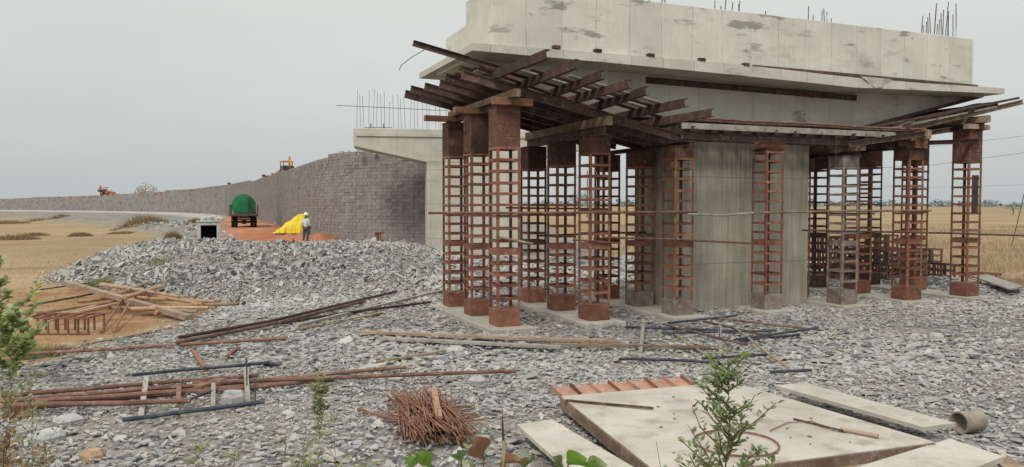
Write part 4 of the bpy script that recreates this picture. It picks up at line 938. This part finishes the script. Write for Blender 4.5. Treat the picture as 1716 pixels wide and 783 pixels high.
slab([(1300,646),(1345,641),(1602,709),(1548,716)],.16,.05,'plate','board','long narrow pale board along the far right side of the big plate','board')
slab([(1380,800),(1592,735),(1682,765),(1560,815)],.14,.06,'plate','board','pale board lying at the lower right corner of the big plate','board')
slab([(1665,768),(1690,765),(1730,790),(1700,800)],.08,.04,'timber','board','brown timber strip at the bottom right edge of the photo','board')
slab([(1320,786),(1560,754),(1575,760),(1350,800)],.03,.04,'timber','board','brown timber under the front right edge of the big plate','board')
ps = lambda x,y,dz=.02: PZ(x,y,zp+dz)
a, c = ps(948,671,.015), ps(1095,684,.03); beam('bar',a,c,RC(.035,.025),'rust_dark','thin dark bar lying on the left corner of the big plate','bar')
a, c = ps(1330,702,.015), ps(1412,722,.025); beam('bar',a,c,RC(.018,.018),'rust_dark','thin rod lying on the plate joined to the tan stick','bar')
mb = MB(); a, c = ps(1408,719,.03), ps(1472,731,.03); mb.path([a-a,(c-a)*.5,(c-a)],.022,8,.028); tag(mb.build('stick','timber',loc=a),'short thick tan stick on the right part of the big plate','stick')
mb = MB(); cc = ps(1233,742); r1 = (ps(1302,742)-cc).length; mb.path([(math.cos(q/28*6.2832)*r1,math.sin(q/28*6.2832)*r1*1.02,.002*math.sin(q)) for q in range(29)],.011,6); tag(mb.build('wire_hoop','rebar',loc=(cc.x,cc.y,cc.z)),'round rusty wire hoop lying on the big plate around the sapling','hoop')
mb = MB(); mb.path([ps(1290,722),ps(1320,708),ps(1360,706),ps(1398,720)],.007,5); tag(mb.build('loose_wire','rebar'),'thin curved wire on the plate behind the sapling','wire')
VC, FC, RCn = [], [], []
for k in range(70):
    px, py = (random.uniform(990,1500), random.uniform(650,770)) if k < 50 else (random.uniform(1380,1560), random.uniform(660,705))
    q_ = ps(px,py,.004); 
    a0x = 940+(py-664)/(800-664)*(1112-940); 
    if px < a0x+20 or py > 800-(px-1112)*.13-6 or py < 662+max(0,(px-1228))*.30: continue
    r0_ = random.uniform(.008,.028); an0 = random.uniform(0,6); b_ = len(VC)
    for zq in (0,.010):
        for j_ in range(5): rr_ = r0_*random.uniform(.6,1.1); VC.append((q_.x+math.cos(an0+j_*1.256)*rr_, q_.y+math.sin(an0+j_*1.256)*rr_, q_.z+zq))
    FC += [tuple(b_+5+j_ for j_ in range(5))]+[(b_+j_,b_+(j_+1)%5,b_+5+(j_+1)%5,b_+5+j_) for j_ in range(5)]
mb = MB(); mb.add(VC,FC); tag(mb.build('stone_chips','brownsteel'),'tiny stone chips scattered on the big plate','stone chips',kind='stuff')
# round pipe
cp = GT(1618,728); a = Vector((cp.x-.12,cp.y-.05,cp.z+.165)); d = Vector((.33,.12,.0)); mb = MB(); n = 24; r0, r1 = .145, .125
dn = d.normalized(); xx = dn.cross(Vector((0,0,1))).normalized(); yy = xx.cross(dn); vs = []
for (off_, rr) in ((0,r0),(1,r0*.93),(1,r1*.9),(0,r1)):
    for q in range(n): vs.append(d*off_+xx*math.cos(6.2832*q/n)*rr+yy*math.sin(6.2832*q/n)*rr)
mb.add(vs,[(k*n+q,k*n+(q+1)%n,((k+1)%4)*n+(q+1)%n,((k+1)%4)*n+q) for k in range(4) for q in range(n)]); tag(mb.build('cement_pipe','clay',loc=a),'short brown cement pipe lying open end to the left beside the boards','pipe')
# separate stones
rock('stone','stoneblock',GT(1018,733,.10),.42,'pale rounded stone leaning on the left edge of the big plate','stone',.42,3)
rock('stone','stoneblock',GT(392,683,.12),.36,'squarish pale stone block at the right end of the left pipe bundle','stone',.6,8)
rock('stone','stoneblock',GT(116,712,.05),.48,'flat triangular pale slab below the left pipe bundle','stone',.22,12)
rock('stone','stoneblock',GT(80,742,.05),.48,'pale stone at the lower left of the photo','stone',.35,13)
rock('stone','tan_stone',GT(155,772,.05),.30,'tan brown stone at the lower left edge','stone',.45,14)
rock('stone','stoneblock',GT(42,730,.05),.30,'small pale stone left of the larger pale stone','stone',.4,15)
rock('stone','slate',GT(1568,570,.05),.42,'rounded bluish grey stone on the right slate','stone',.5,16).data
bpy.data.objects[-1] if False else None
rock('stone','stoneblock',GT(800,644,.05),.36,'pale flat stone beyond the rod heap','stone',.35,17)
rock('stone','stoneblock',GT(765,592,.05),.40,'pale grey stone before the level planks','stone',.4,18)
rock('rock','tan_stone',GT(1694,474,.1),1.0,'brown rock at the far right edge of the slate','rock',.5,19)
rock('rock','rust_dark',GT(1405,517,.03),.35,'small dark clump on the slate before the pale splashed tower','rock',.3,20)
for o_ in bpy.data.objects:
    if o_.name.startswith('stone') and o_.data and o_.data.materials and o_.data.materials[0] == M['slate']: o_.data.materials[0] = M['stoneblock']
slab([(1628,462),(1655,460),(1716,480),(1690,484)],.12,.05,'greyplank','board','grey board lying on the slate at the far right behind the towers','board')

# ------------------------------------------------------------ timber pile and frame at left
TP = [((102,476),(318,534),.22,.14,'timber','long squared timber lying on top of the pole pile',.62,.15),]
a, c = GT(110,500,.55), GT(318,540,.12); beam('squared_timber',a,c,RC(.20,.14),'timber','long squared timber lying across the top of the pole pile','timber')
PL = [((68,528),(250,486),.0),((90,532),(270,492),.1),((60,520),(275,490),.05),((170,478),(300,505),.25),((168,483),(262,500),.3),((200,500),(248,480),.3),((210,508),(275,488),.32),((235,500),(360,508),.15),((250,512),(400,508),.08),((220,516),(350,516),.1),((260,520),(370,500),.06),((190,498),(250,505),.2),((180,510),(330,520),.05),((210,488),(340,515),.18),((130,500),(240,492),.06)]
for k,(a,c,l) in enumerate(PL):
    p, q = GT(a[0],a[1]+14,.10+l), GT(c[0],c[1]+14,.14+l); mb = MB(); mb.path([(0,0,0),(q-p)*.5+Vector((0,0,.015)),q-p],.06,8,.05)
    tag(mb.build('wooden_pole','newwood' if k%4 else 'timber',loc=p),f'{ORD[k]} pale wooden pole of the pile under the squared timber','pole','wooden poles piled at left')
plank((60,504),(150,490),.05,.04,'rust_dark','thin dark bar left of the pole pile',lift=.35)
plank((50,530),(170,505),.06,.05,'rust_dark','dark bar along the lower left of the pole pile',lift=.3)
plank((170,560),(205,520),.05,.04,'rust','thin rusty bar slanting up under the pole pile',lift=.05,lc=.3)
plank((190,560),(218,525),.05,.04,'rust','second thin rusty bar slanting up under the pole pile',lift=.05,lc=.3)
fp = GT(45,562); fq = GT(150,562); Lx = (fq-fp).length; hf_ = .42
fr = empty('steel_table',(fp.x,fp.y,fp.z-.02),math.atan2((fq-fp).y,(fq-fp).x)); tag(fr,'rusty rectangular steel frame like a low table left of the pole pile','steel frame')
mb = MB(); D_ = .75
for y in (0,D_): mb.box((0,y-.02,hf_),(Lx,y+.02,hf_+.05))
for k in range(6): mb.box((k*Lx/5-.02,0,hf_+.002),(k*Lx/5+.02,D_,hf_+.048))
mb.build('top_grid','rust',fr)
for k,x in enumerate(np.linspace(.03,Lx-.03,7)):
    for y in (0,D_):
        mb = MB(); mb.box((x-.02,y-.019,0),(x+.02,y+.019,hf_)); mb.build('leg','rust',fr)
mb = MB(); mb.box((0,-.018,.02),(Lx,.018,.055)); mb.build('bottom_rail','rust',fr)

# ------------------------------------------------------------ plants
def leafmesh(C, Dn, Nn, L, Wd, K=0):      # leaves: 4-vertex rhombs folded on the mid rib
    n = len(C); D = Dn/np.linalg.norm(Dn,axis=1,keepdims=True); S_ = np.cross(D,Nn); S_ /= np.maximum(1e-6,np.linalg.norm(S_,axis=1,keepdims=True)); Nv = np.cross(S_,D)
    L = np.asarray(L)[:,None]; Wd = np.asarray(Wd)[:,None]
    fr_ = [(0,0,0),(.35,.5,.08),(.75,.36,.05),(1,0,-.06),(.75,-.36,.05),(.35,-.5,.08),(.4,0,0)]
    P = [C+D*L*a+S_*Wd*b_+Nv*Wd*c_ for a,b_,c_ in fr_]
    V = np.stack(P,1).reshape(-1,3); base = (np.arange(n)*7)[:,None]
    F_ = np.concatenate([base+np.array([[0,6,1,0]])[:,:3]]+[base+np.array([q]) for q in ([6,2,1],[6,3,2],[6,4,3],[6,5,4],[6,0,5])])
    return V, F_
def sapling(name, root_p, stems, leafmat, lsize, label, cat, stemr=.008, seed=0, nleaf=20, droop=.3, asp=.45, parts='foliage'):
    R = np.random.default_rng(seed); r = empty(name,root_p); tag(r,label,cat)
    mb = MB(); C=[];D=[]
    for s_ in stems:
        s_ = [Vector(p_) for p_ in s_]; mb.path(s_,stemr if s_ is stems[0] else stemr*.8,6,stemr*.25)
        k = len(s_)-1; nl = max(3,int(nleaf))
        for q in range(nl):
            u = R.uniform(.12,1)*k; i_ = min(int(u),k-1); p_ = s_[i_].lerp(s_[i_+1],u-i_); an = R.uniform(0,6.28); ax = (s_[i_+1]-s_[i_]).normalized()
            d = Vector((math.cos(an),math.sin(an),R.uniform(-droop,.5)))*.8+ax*.5
            C.append(tuple(p_+d*.012)); D.append(tuple(d))
    mb.build('stem','stem_green',r)
    C=np.array(C);D=np.array(D);n=len(C); Nn=np.stack([R.normal(0,.45,n),R.normal(0,.45,n)-.2,np.ones(n)],1)
    L = lsize*R.uniform(.55,1.15,n); V,F_=leafmesh(C,D,Nn,L,L*asp)
    tone = R.random(n); npmesh(parts,V,[F_],leafmat,np.tile(tone,6),r)
    return r
# the sapling in front of the plate
def grow(top, n, spread, seed, h0=.2, up=.5, wob_=.04, off=(0,0)):
    R = random.Random(seed); trunk = [Vector((off[0]*0,0,0))]
    for k in range(1,7): trunk.append(Vector((R.uniform(-wob_,wob_)*.6,R.uniform(-wob_,wob_),top*k/6)))
    S_ = [trunk]
    for b_ in range(n):
        u = R.uniform(h0,.93); p_ = trunk[int(u*6)].lerp(trunk[min(6,int(u*6)+1)],u*6-int(u*6)); an = b_*2.4+R.uniform(-.5,.5); l = spread*(1.15-u)*R.uniform(.7,1.15)
        d = Vector((math.cos(an),math.sin(an),up*R.uniform(.6,1.3))); q = [p_]
        for k in range(1,4): q.append(p_+d*l*k/3+Vector((R.uniform(-.02,.02),R.uniform(-.02,.02),.03*k*k*l)))
        S_.append(q)
    return S_
def at_ground(px, d): 
    x = (px-CX)/F*d; return Vector((x,d,hz(x,d)-.02))
def topz(py, d): return CAMH+(HORIZ-py)/F*d
p = at_ground(1222,3.9); h = topz(578,3.9)-p.z
sapling('sapling',p,grow(h,52,.36,8,.18,.55,.02),'leafsap',.043,'leafy green sapling growing in front of the big plate','sapling',.008,1,24)
p = at_ground(1110,3.4); h = topz(742,3.4)-p.z
sapling('sapling',p,grow(h,3,.12,9,.5),'leaf',.03,'thin small leaved sprig left of the sapling','sprig',.004,2,10)
# left bush
p = at_ground(-20,13.2); p.z = hz(p.x,p.y); h = topz(436,13.2)-p.z
sapling('bush',p,grow(h,30,.85,11,.10,.6,.1),'leafbush',.12,'green leafy bush at the left edge of the photo','bush',.013,3,34,asp=.8)
p = at_ground(15,12.4); h = topz(520,12.4)-p.z
sapling('bush',p,grow(h,22,.5,12,.10,.7,.08),'leafbush',.10,'smaller green shoot below the bush at the left edge','bush',.010,4,40,asp=.8)
# weeds: stalks with tiny leaves
def weed(px, d, ytop, label, mat, n, spread, ls, seed, nl=10, name='weed', r=.004, lean=0, h0=.15):
    p = at_ground(px,d); h = topz(ytop,d)-p.z; ls *= 1.45; G_ = grow(h,n,spread,seed,h0,1.0,.03)
    if lean: G_ = [[Vector((v.x+lean*v.z,v.y,v.z)) for v in q] for q in G_]
    return sapling(name,p,G_,mat,ls,label,'weed',r,seed,nl,asp=.4)
weed(520,5.6,622,'upright feathery olive weed standing before the left pipe bundle','leafolive',16,.20,.030,21,26,lean=.05,h0=.35)
weed(478,4.0,700,'thin pale weed left of bottom centre','leafolive',5,.14,.035,22,6,lean=-.03)
weed(560,4.2,668,'tall thin pale weed right of the feathery weed','leafolive',6,.14,.035,23,5)
weed(505,3.4,722,'pale green weed at the bottom below the feathery weed','leafolive',8,.16,.04,24,9)
weed(605,3.3,748,'low green weed at the bottom edge left of the big leaves','leafolive',8,.15,.03,25,10)
weed(325,4.4,744,'small green weed at the bottom left of centre','leafolive',5,.10,.03,26,8)
weed(385,4.2,752,'second small green weed at the bottom left of centre','leafolive',5,.10,.03,27,8)
weed(10,6.5,600,'tall dry brown green weed at the left edge','leafolive',14,.35,.04,28,16)
weed(45,7.5,625,'shorter dry weed beside the tall one at the left edge','leafolive',12,.30,.04,29,12)
weed(-5,4.2,690,'tangled brown weed at the bottom left corner','drybush',16,.35,.04,30,18)
weed(70,4.5,748,'low brown weed at the bottom left','drybush',10,.2,.03,31,12)
weed(905,2.6,762,'narrow leaved green weed at the bottom right of the dry stalk','leaf',7,.12,.05,32,7)
weed(790,3.0,742,'green sprig behind the brown leaf','leafolive',6,.12,.035,33,10)
weed(1170,2.9,768,'low green sprig at the bottom left of the sapling','leaf',5,.14,.04,34,8)
weed(1290,3.0,762,'low green sprig at the bottom right of the sapling','leaf',5,.14,.035,35,8)
# broad leaves at the bottom edge
def broad(px, py, d, L, wd, rot, tilt, mat, label):
    p = PD(px,py,d); R = random.Random(int(px)); n = 10; V=[];mb = MB()
    gz = hz(p.x,p.y); rows_ = []
    for k in range(n+1):
        t = k/n; w2 = wd*math.sin(math.pi*min(1,t*.96+.03))**.8*(1-.25*t)
        for q in (-1,-.5,0,.5,1): V.append((q*w2, -.10*L*t*t+.02*abs(q), t*L-.06*L*t*t*0+ .02*math.sin(q*2)))
    F_=[(k*5+q,k*5+q+1,(k+1)*5+q+1,(k+1)*5+q) for k in range(n) for q in range(4)]
    e = Euler((tilt,rot,0)).to_matrix(); base_ = -(e@Vector((0,-.05*L,L*.5)))
    root = empty('broadleaf_plant',(p.x,p.y,gz)); tag(root,label,'plant')
    off_ = Vector((0,0,p.z-gz)); mb.add([e@Vector(v)+base_+off_ for v in V],F_); lf = mb.build('leaf',mat,root,smooth=True)
    at_ = lf.data.attributes.new('rnd','FLOAT','FACE'); at_.data.foreach_set('value',[.5]*len(lf.data.polygons))
    lb = e@Vector((0,0,0))+base_+off_
    mb = MB(); mb.path([(0,0,-.02),(lb.x*.3,lb.y*.3,lb.z*.6),tuple(lb)],.006,6,.003); mb.build('stalk','stem_green',root)
broad(692,778,2.5,.10,.032,.35,.7,'leafbright','bright green leaf at the bottom, left of the pair')
broad(716,778,2.45,.10,.034,-.45,.8,'leafbright','bright green leaf at the bottom, right of the pair')
broad(770,772,2.6,.13,.036,-.1,1.0,'leaf','dull green leaf left of the brown leaf at the bottom')
broad(804,758,2.5,.11,.05,-.3,.7,'leafdry','curled reddish brown leaf at the bottom edge')
broad(858,776,2.4,.11,.03,.9,.9,'leafdry','small brown leaf low at the foot of the dry stalk')
broad(882,780,2.5,.10,.026,.3,.8,'leaf','narrow dark green leaf at the bottom right of the dry stalk')
broad(940,782,2.4,.10,.024,-.6,.9,'leaf','narrow green leaf left of the big bright leaf at the bottom')
broad(968,778,2.3,.12,.045,.9,.9,'leafbright','large bright green leaf at the bottom over the pale board')
broad(1000,784,2.3,.12,.03,1.1,1.0,'leafolive','long grey green leaf at the bottom right of the large bright leaf')
# dry stalk
p = at_ground(848,2.9); mb = MB(); h = topz(690,2.9)-p.z
root = empty('dry_stalk',p); tag(root,'dry pale yellow stalk with a dark tip at bottom centre','dry stalk')
mb.path([(0,0,0),(.01,0,h*.4),(-.005,0,h*.75),(-.01,0,h*.88)],.012,7,.008); mb.build('stem','tan_stone',root)
mb = MB(); mb.path([(-.01,0,h*.88),(-.014,0,h*.95),(-.012,0,h)],.006,6,.002); mb.build('tip','rust_dark',root)
for k in range(4):
    mb = MB(); z0 = h*(.55+.09*k); sx = (-1)**k
    mb.add([(0,0,z0),(sx*.022,-.01,z0-.02),(sx*.03,0,z0-.07),(sx*.012,.01,z0-.10),(0,.005,z0-.05)],[(0,1,2),(0,2,3),(0,3,4)]); mb.build('husk','drygrass',root)
    lf = bpy.data.objects[-1] if False else None

# ------------------------------------------------------------ dry grass
def blades(n, sampler, hlo, hhi, wd, seed, mat, name, label, cat='grass', kind='stuff', parent=None, flare=.35, dome=None):
    R = np.random.default_rng(seed); Xp, Yp = sampler(R, n); h, sd = height(Xp,Yp,True); n = len(Xp)
    H_ = R.uniform(hlo,hhi,n)*(1 if dome is None else np.clip(1.15-((Xp-dome[0])**2+(Yp-dome[1])**2)/dome[2]**2,.15,1)); an = R.uniform(0,6.28,n); lx = R.normal(0,flare,n)*H_; ly = R.normal(0,flare,n)*H_; w2 = wd*R.uniform(.5,1.3,n)
    b0_ = np.stack([Xp-np.cos(an)*w2,Yp-np.sin(an)*w2,h-.02],1); b1_ = np.stack([Xp+np.cos(an)*w2,Yp+np.sin(an)*w2,h-.02],1); t_ = np.stack([Xp+lx,Yp+ly,h+H_],1)
    V = np.stack([b0_,b1_,t_],1).reshape(-1,3); F_ = np.arange(3*n).reshape(-1,3)
    return npmesh(name,V,[F_],mat,R.random(n)) , (Xp,Yp)
def fieldright(R, n):
    Yp = 30+90*R.random(n)**1.4; Xp = Yp*R.uniform(.02,.80,n); sd = polydist(POLY,Xp,Yp); k = (sd < -.2)&(.5+.5*wob(Xp,Yp,.35,2)+.3*wob(Xp,Yp,1.7,5) > R.random(n)*.8); return Xp[k], Yp[k]
o_, _ = blades(90000,fieldright,.15,.5,.012,41,'drygrass','dry_grass','')
tag(o_,'tall dry tan grass covering the field behind the right towers','grass',kind='stuff')
def fieldleft(R, n):
    Yp = 33+50*R.random(n)**1.2; Xp = -Yp*R.uniform(.30,.80,n); sd = polydist(POLY,Xp,Yp); k = (sd < -.5)&(.5+.5*wob(Xp,Yp,.5,2) > R.random(n)*1.2); return Xp[k], Yp[k]
o_, _ = blades(30000,fieldleft,.04,.13,.010,42,'drygrass','dry_grass','')
tag(o_,'short dry stubble on the tan field at left','grass',kind='stuff')
def hollowg(R, n):
    Yp = 14+18*R.random(n); Xp = -Yp*R.uniform(.35,.8,n); sd = polydist(POLY,Xp,Yp); k = (sd < .0)&(.5+.5*wob(Xp,Yp,1.5,2) > R.random(n)*1.4); return Xp[k], Yp[k]
o_, _ = blades(9000,hollowg,.05,.25,.008,43,'drygrass','dry_grass','')
tag(o_,'patchy dry grass in the red hollow around the pole pile','grass',kind='stuff')
def tuft(px, py, rad, h, mat, label, seed, n=700, cat='bush', flat=1):
    rad *= .75; c = GT(px,py); R = np.random.default_rng(seed)
    def s_(R_, n_): a = R_.uniform(0,6.28,n_); r = rad*np.sqrt(R_.random(n_)); return c.x+np.cos(a)*r, c.y+np.sin(a)*r*flat
    o_, _ = blades(n,s_,h*.4,h,.006+c.y*.0004,seed,mat,'dry_bush' if mat != 'leafolive' else 'grass_tuft','',flare=.45,dome=(c.x,c.y,rad))
    return tag(o_,label,cat)
tuft(165,482,.85,.42,'leafolive','pale green grass tuft behind the pole pile',51,1500,'grass tuft')
tuft(272,442,1.1,.30,'leafolive','thin olive grass patch on the slate bank beyond the pole pile',52,500,'grass tuft')
tuft(60,598,.5,.3,'leafolive','dry olive tuft at the foot of the left bush',53,800,'grass tuft')
tuft(95,595,.4,.28,'drybush','dry tan tuft right of the olive tuft at the foot of the bush',54,500)
tuft(30,702,.3,.2,'drybush','brown tuft in the slate at lower left',55,300)
for k,(px,py,r_b,h_b) in enumerate([(235,373,4.5,1.3),(80,371,5,.9),(28,402,2.6,.75),(135,396,1.6,.55),(10,375,5,.8),(205,392,2.2,.35),(290,402,.7,.7),(60,395,1.8,.4),(330,374,1.5,.7)]):
    tuft(px,py,r_b,h_b,'drybush',['large brown dry bush far out in the left field','brown dry bush in the far left field left of the large one','reddish brown dry bush near the left edge of the field','small dry bush in the middle of the left field','far dry bush at the left edge of the photo','low dry patch right of the middle of the left field','single upright dry bush at the edge of the slate bank','low dry scrub behind the small bush in the left field','dry scrub by the slate near the culvert'][k],60+k,1100)
tuft(1520,530,.8,.05,'drygrass','yellowish straw scrap on the slate before the right towers',71,500,'straw')

# ------------------------------------------------------------ far trees, lone tree, poles and wires
R = np.random.default_rng(81); C = []; T_ = []
nC = 260
for k in range(nC):
    an = R.uniform(-.18,.85) if k < 200 else R.uniform(-1.2,.9); d = R.uniform(900,1500); x = d*math.sin(an); y = d*math.cos(an)
    hgt = R.uniform(3,8)*(1 if R.random() < .7 else 1.35); wdt = R.uniform(8,26)
    n = 60; a = R.uniform(0,6.28,n); rr = np.sqrt(R.random(n))*wdt/2; zz_ = R.uniform(0,1,n)
    C.append(np.stack([x+np.cos(a)*rr*(1-.35*zz_),y+np.sin(a)*rr,-.4+zz_*hgt*(1-.5*(rr/(wdt/2))**2)],1))
C = np.concatenate(C); n = len(C); D = R.normal(0,1,(n,3)); D[:,2] = np.abs(D[:,2])*.5; V, F_ = leafmesh(C,D,R.normal(0,1,(n,3))+np.array([0,-1,.5]),R.uniform(1.8,4,n),R.uniform(1.5,3,n)); tone = R.random(n)
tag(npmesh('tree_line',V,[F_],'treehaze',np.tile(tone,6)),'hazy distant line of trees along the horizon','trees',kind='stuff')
def treeat(px, d, h, wd, label, mat='drybush', seed=1, name='tree'):
    x = (px-CX)/F*d; z = hz(x,d); r = empty(name,(x,d,z)); tag(r,label,'tree'); Rn = np.random.default_rng(seed)
    mb = MB(); mb.path([(0,0,-.2),(.05*h,0,h*.25),(0,0,h*.55)],h*.035,7,h*.015)
    for q in range(5): a = q*1.25; mb.path([(0,0,h*.3),(math.cos(a)*wd*.2,math.sin(a)*wd*.2,h*.6),(math.cos(a)*wd*.38,math.sin(a)*wd*.38,h*.8)],h*.014,5,h*.004)
    mb.build('trunk','trucksteel',r); n = 900; a = Rn.uniform(0,6.28,n); rr = np.sqrt(Rn.random(n))*wd/2; z_ = Rn.random(n)
    C = np.stack([np.cos(a)*rr,np.sin(a)*rr,h*(.40+.6*z_*(1-(rr/(wd/2))**2*.7))],1); D = Rn.normal(0,1,(n,3)); L = Rn.uniform(.5,1,n)*h*.055
    V, F_ = leafmesh(C,D,Rn.normal(0,1,(n,3)),L,L*.6); npmesh('crown',V,[F_],mat,np.tile(Rn.random(n),6),r)
treeat(1697,230,4.2,5,'small lone tree in the field at the far right','treehaze',3)
treeat(990,500,13,15,'distant tree beside the power poles seen between the towers','treehaze',4)
treeat(968,560,13,14,'distant tree left of the power poles seen between the towers','treehaze',5)
x_ = -73.0
treeat(247,250,9.3,8.5,'sparse bare tree showing above the wall top at left','drybush',6)
for k,(px,d,yt) in enumerate([(984,180,286),(972,180,290)]):
    x = (px-CX)/F*d; z = hz(x,d); h = topz(yt,d)-z; r = empty('power_pole',(x,d,z)); tag(r,['right','left'][k]+' one of the paired power poles seen between the towers','power pole')
    mb = MB(); mb.path([(0,0,0),(0,0,h)],.14,6,.10); mb.build('post','trucksteel',r)
    mb = MB(); mb.box((-.9,-.05,h-1.2),(.9,.05,h-1.08)); mb.build('crossarm','trucksteel',r)
def wire(L, label, r=.02):
    pts = [PD(px,py,d) for px,py,d in L]; mb = MB(); mb.path([p_-pts[0] for p_ in pts],r,4); tag(mb.build('power_line','cable',loc=pts[0]),label,'power line')
wire([(1400,250,75),(1560,246,75),(1716,228,75),(1900,200,75)],'upper thin power line crossing the sky at right',.014)
wire([(1400,285,75),(1560,277,75),(1716,256,75),(1900,225,75)],'lower thin power line crossing the sky at right',.016)
wire([(1380,312,160),(1560,314,160),(1716,310,160),(1900,305,160)],'faint far power line low in the sky at right',.018)
x = (1716-CX)/F*60; mb = MB(); a = PD(1697,341,60); c = PD(1722,302,60); a.z = hz(a.x,a.y); mb.path([Vector(),c-a],.03,5); tag(mb.build('stay_wire','cable',loc=a),'slanting stay wire at the right edge of the photo','wire')

# pieces without a tone attribute share a middle tone
for o_ in bpy.data.objects:
    if o_.type == 'MESH' and o_.name.startswith('husk'):
        at_ = o_.data.attributes.new('rnd','FLOAT','FACE'); at_.data.foreach_set('value',[.6]*len(o_.data.polygons))
print('objects', len(bpy.data.objects))
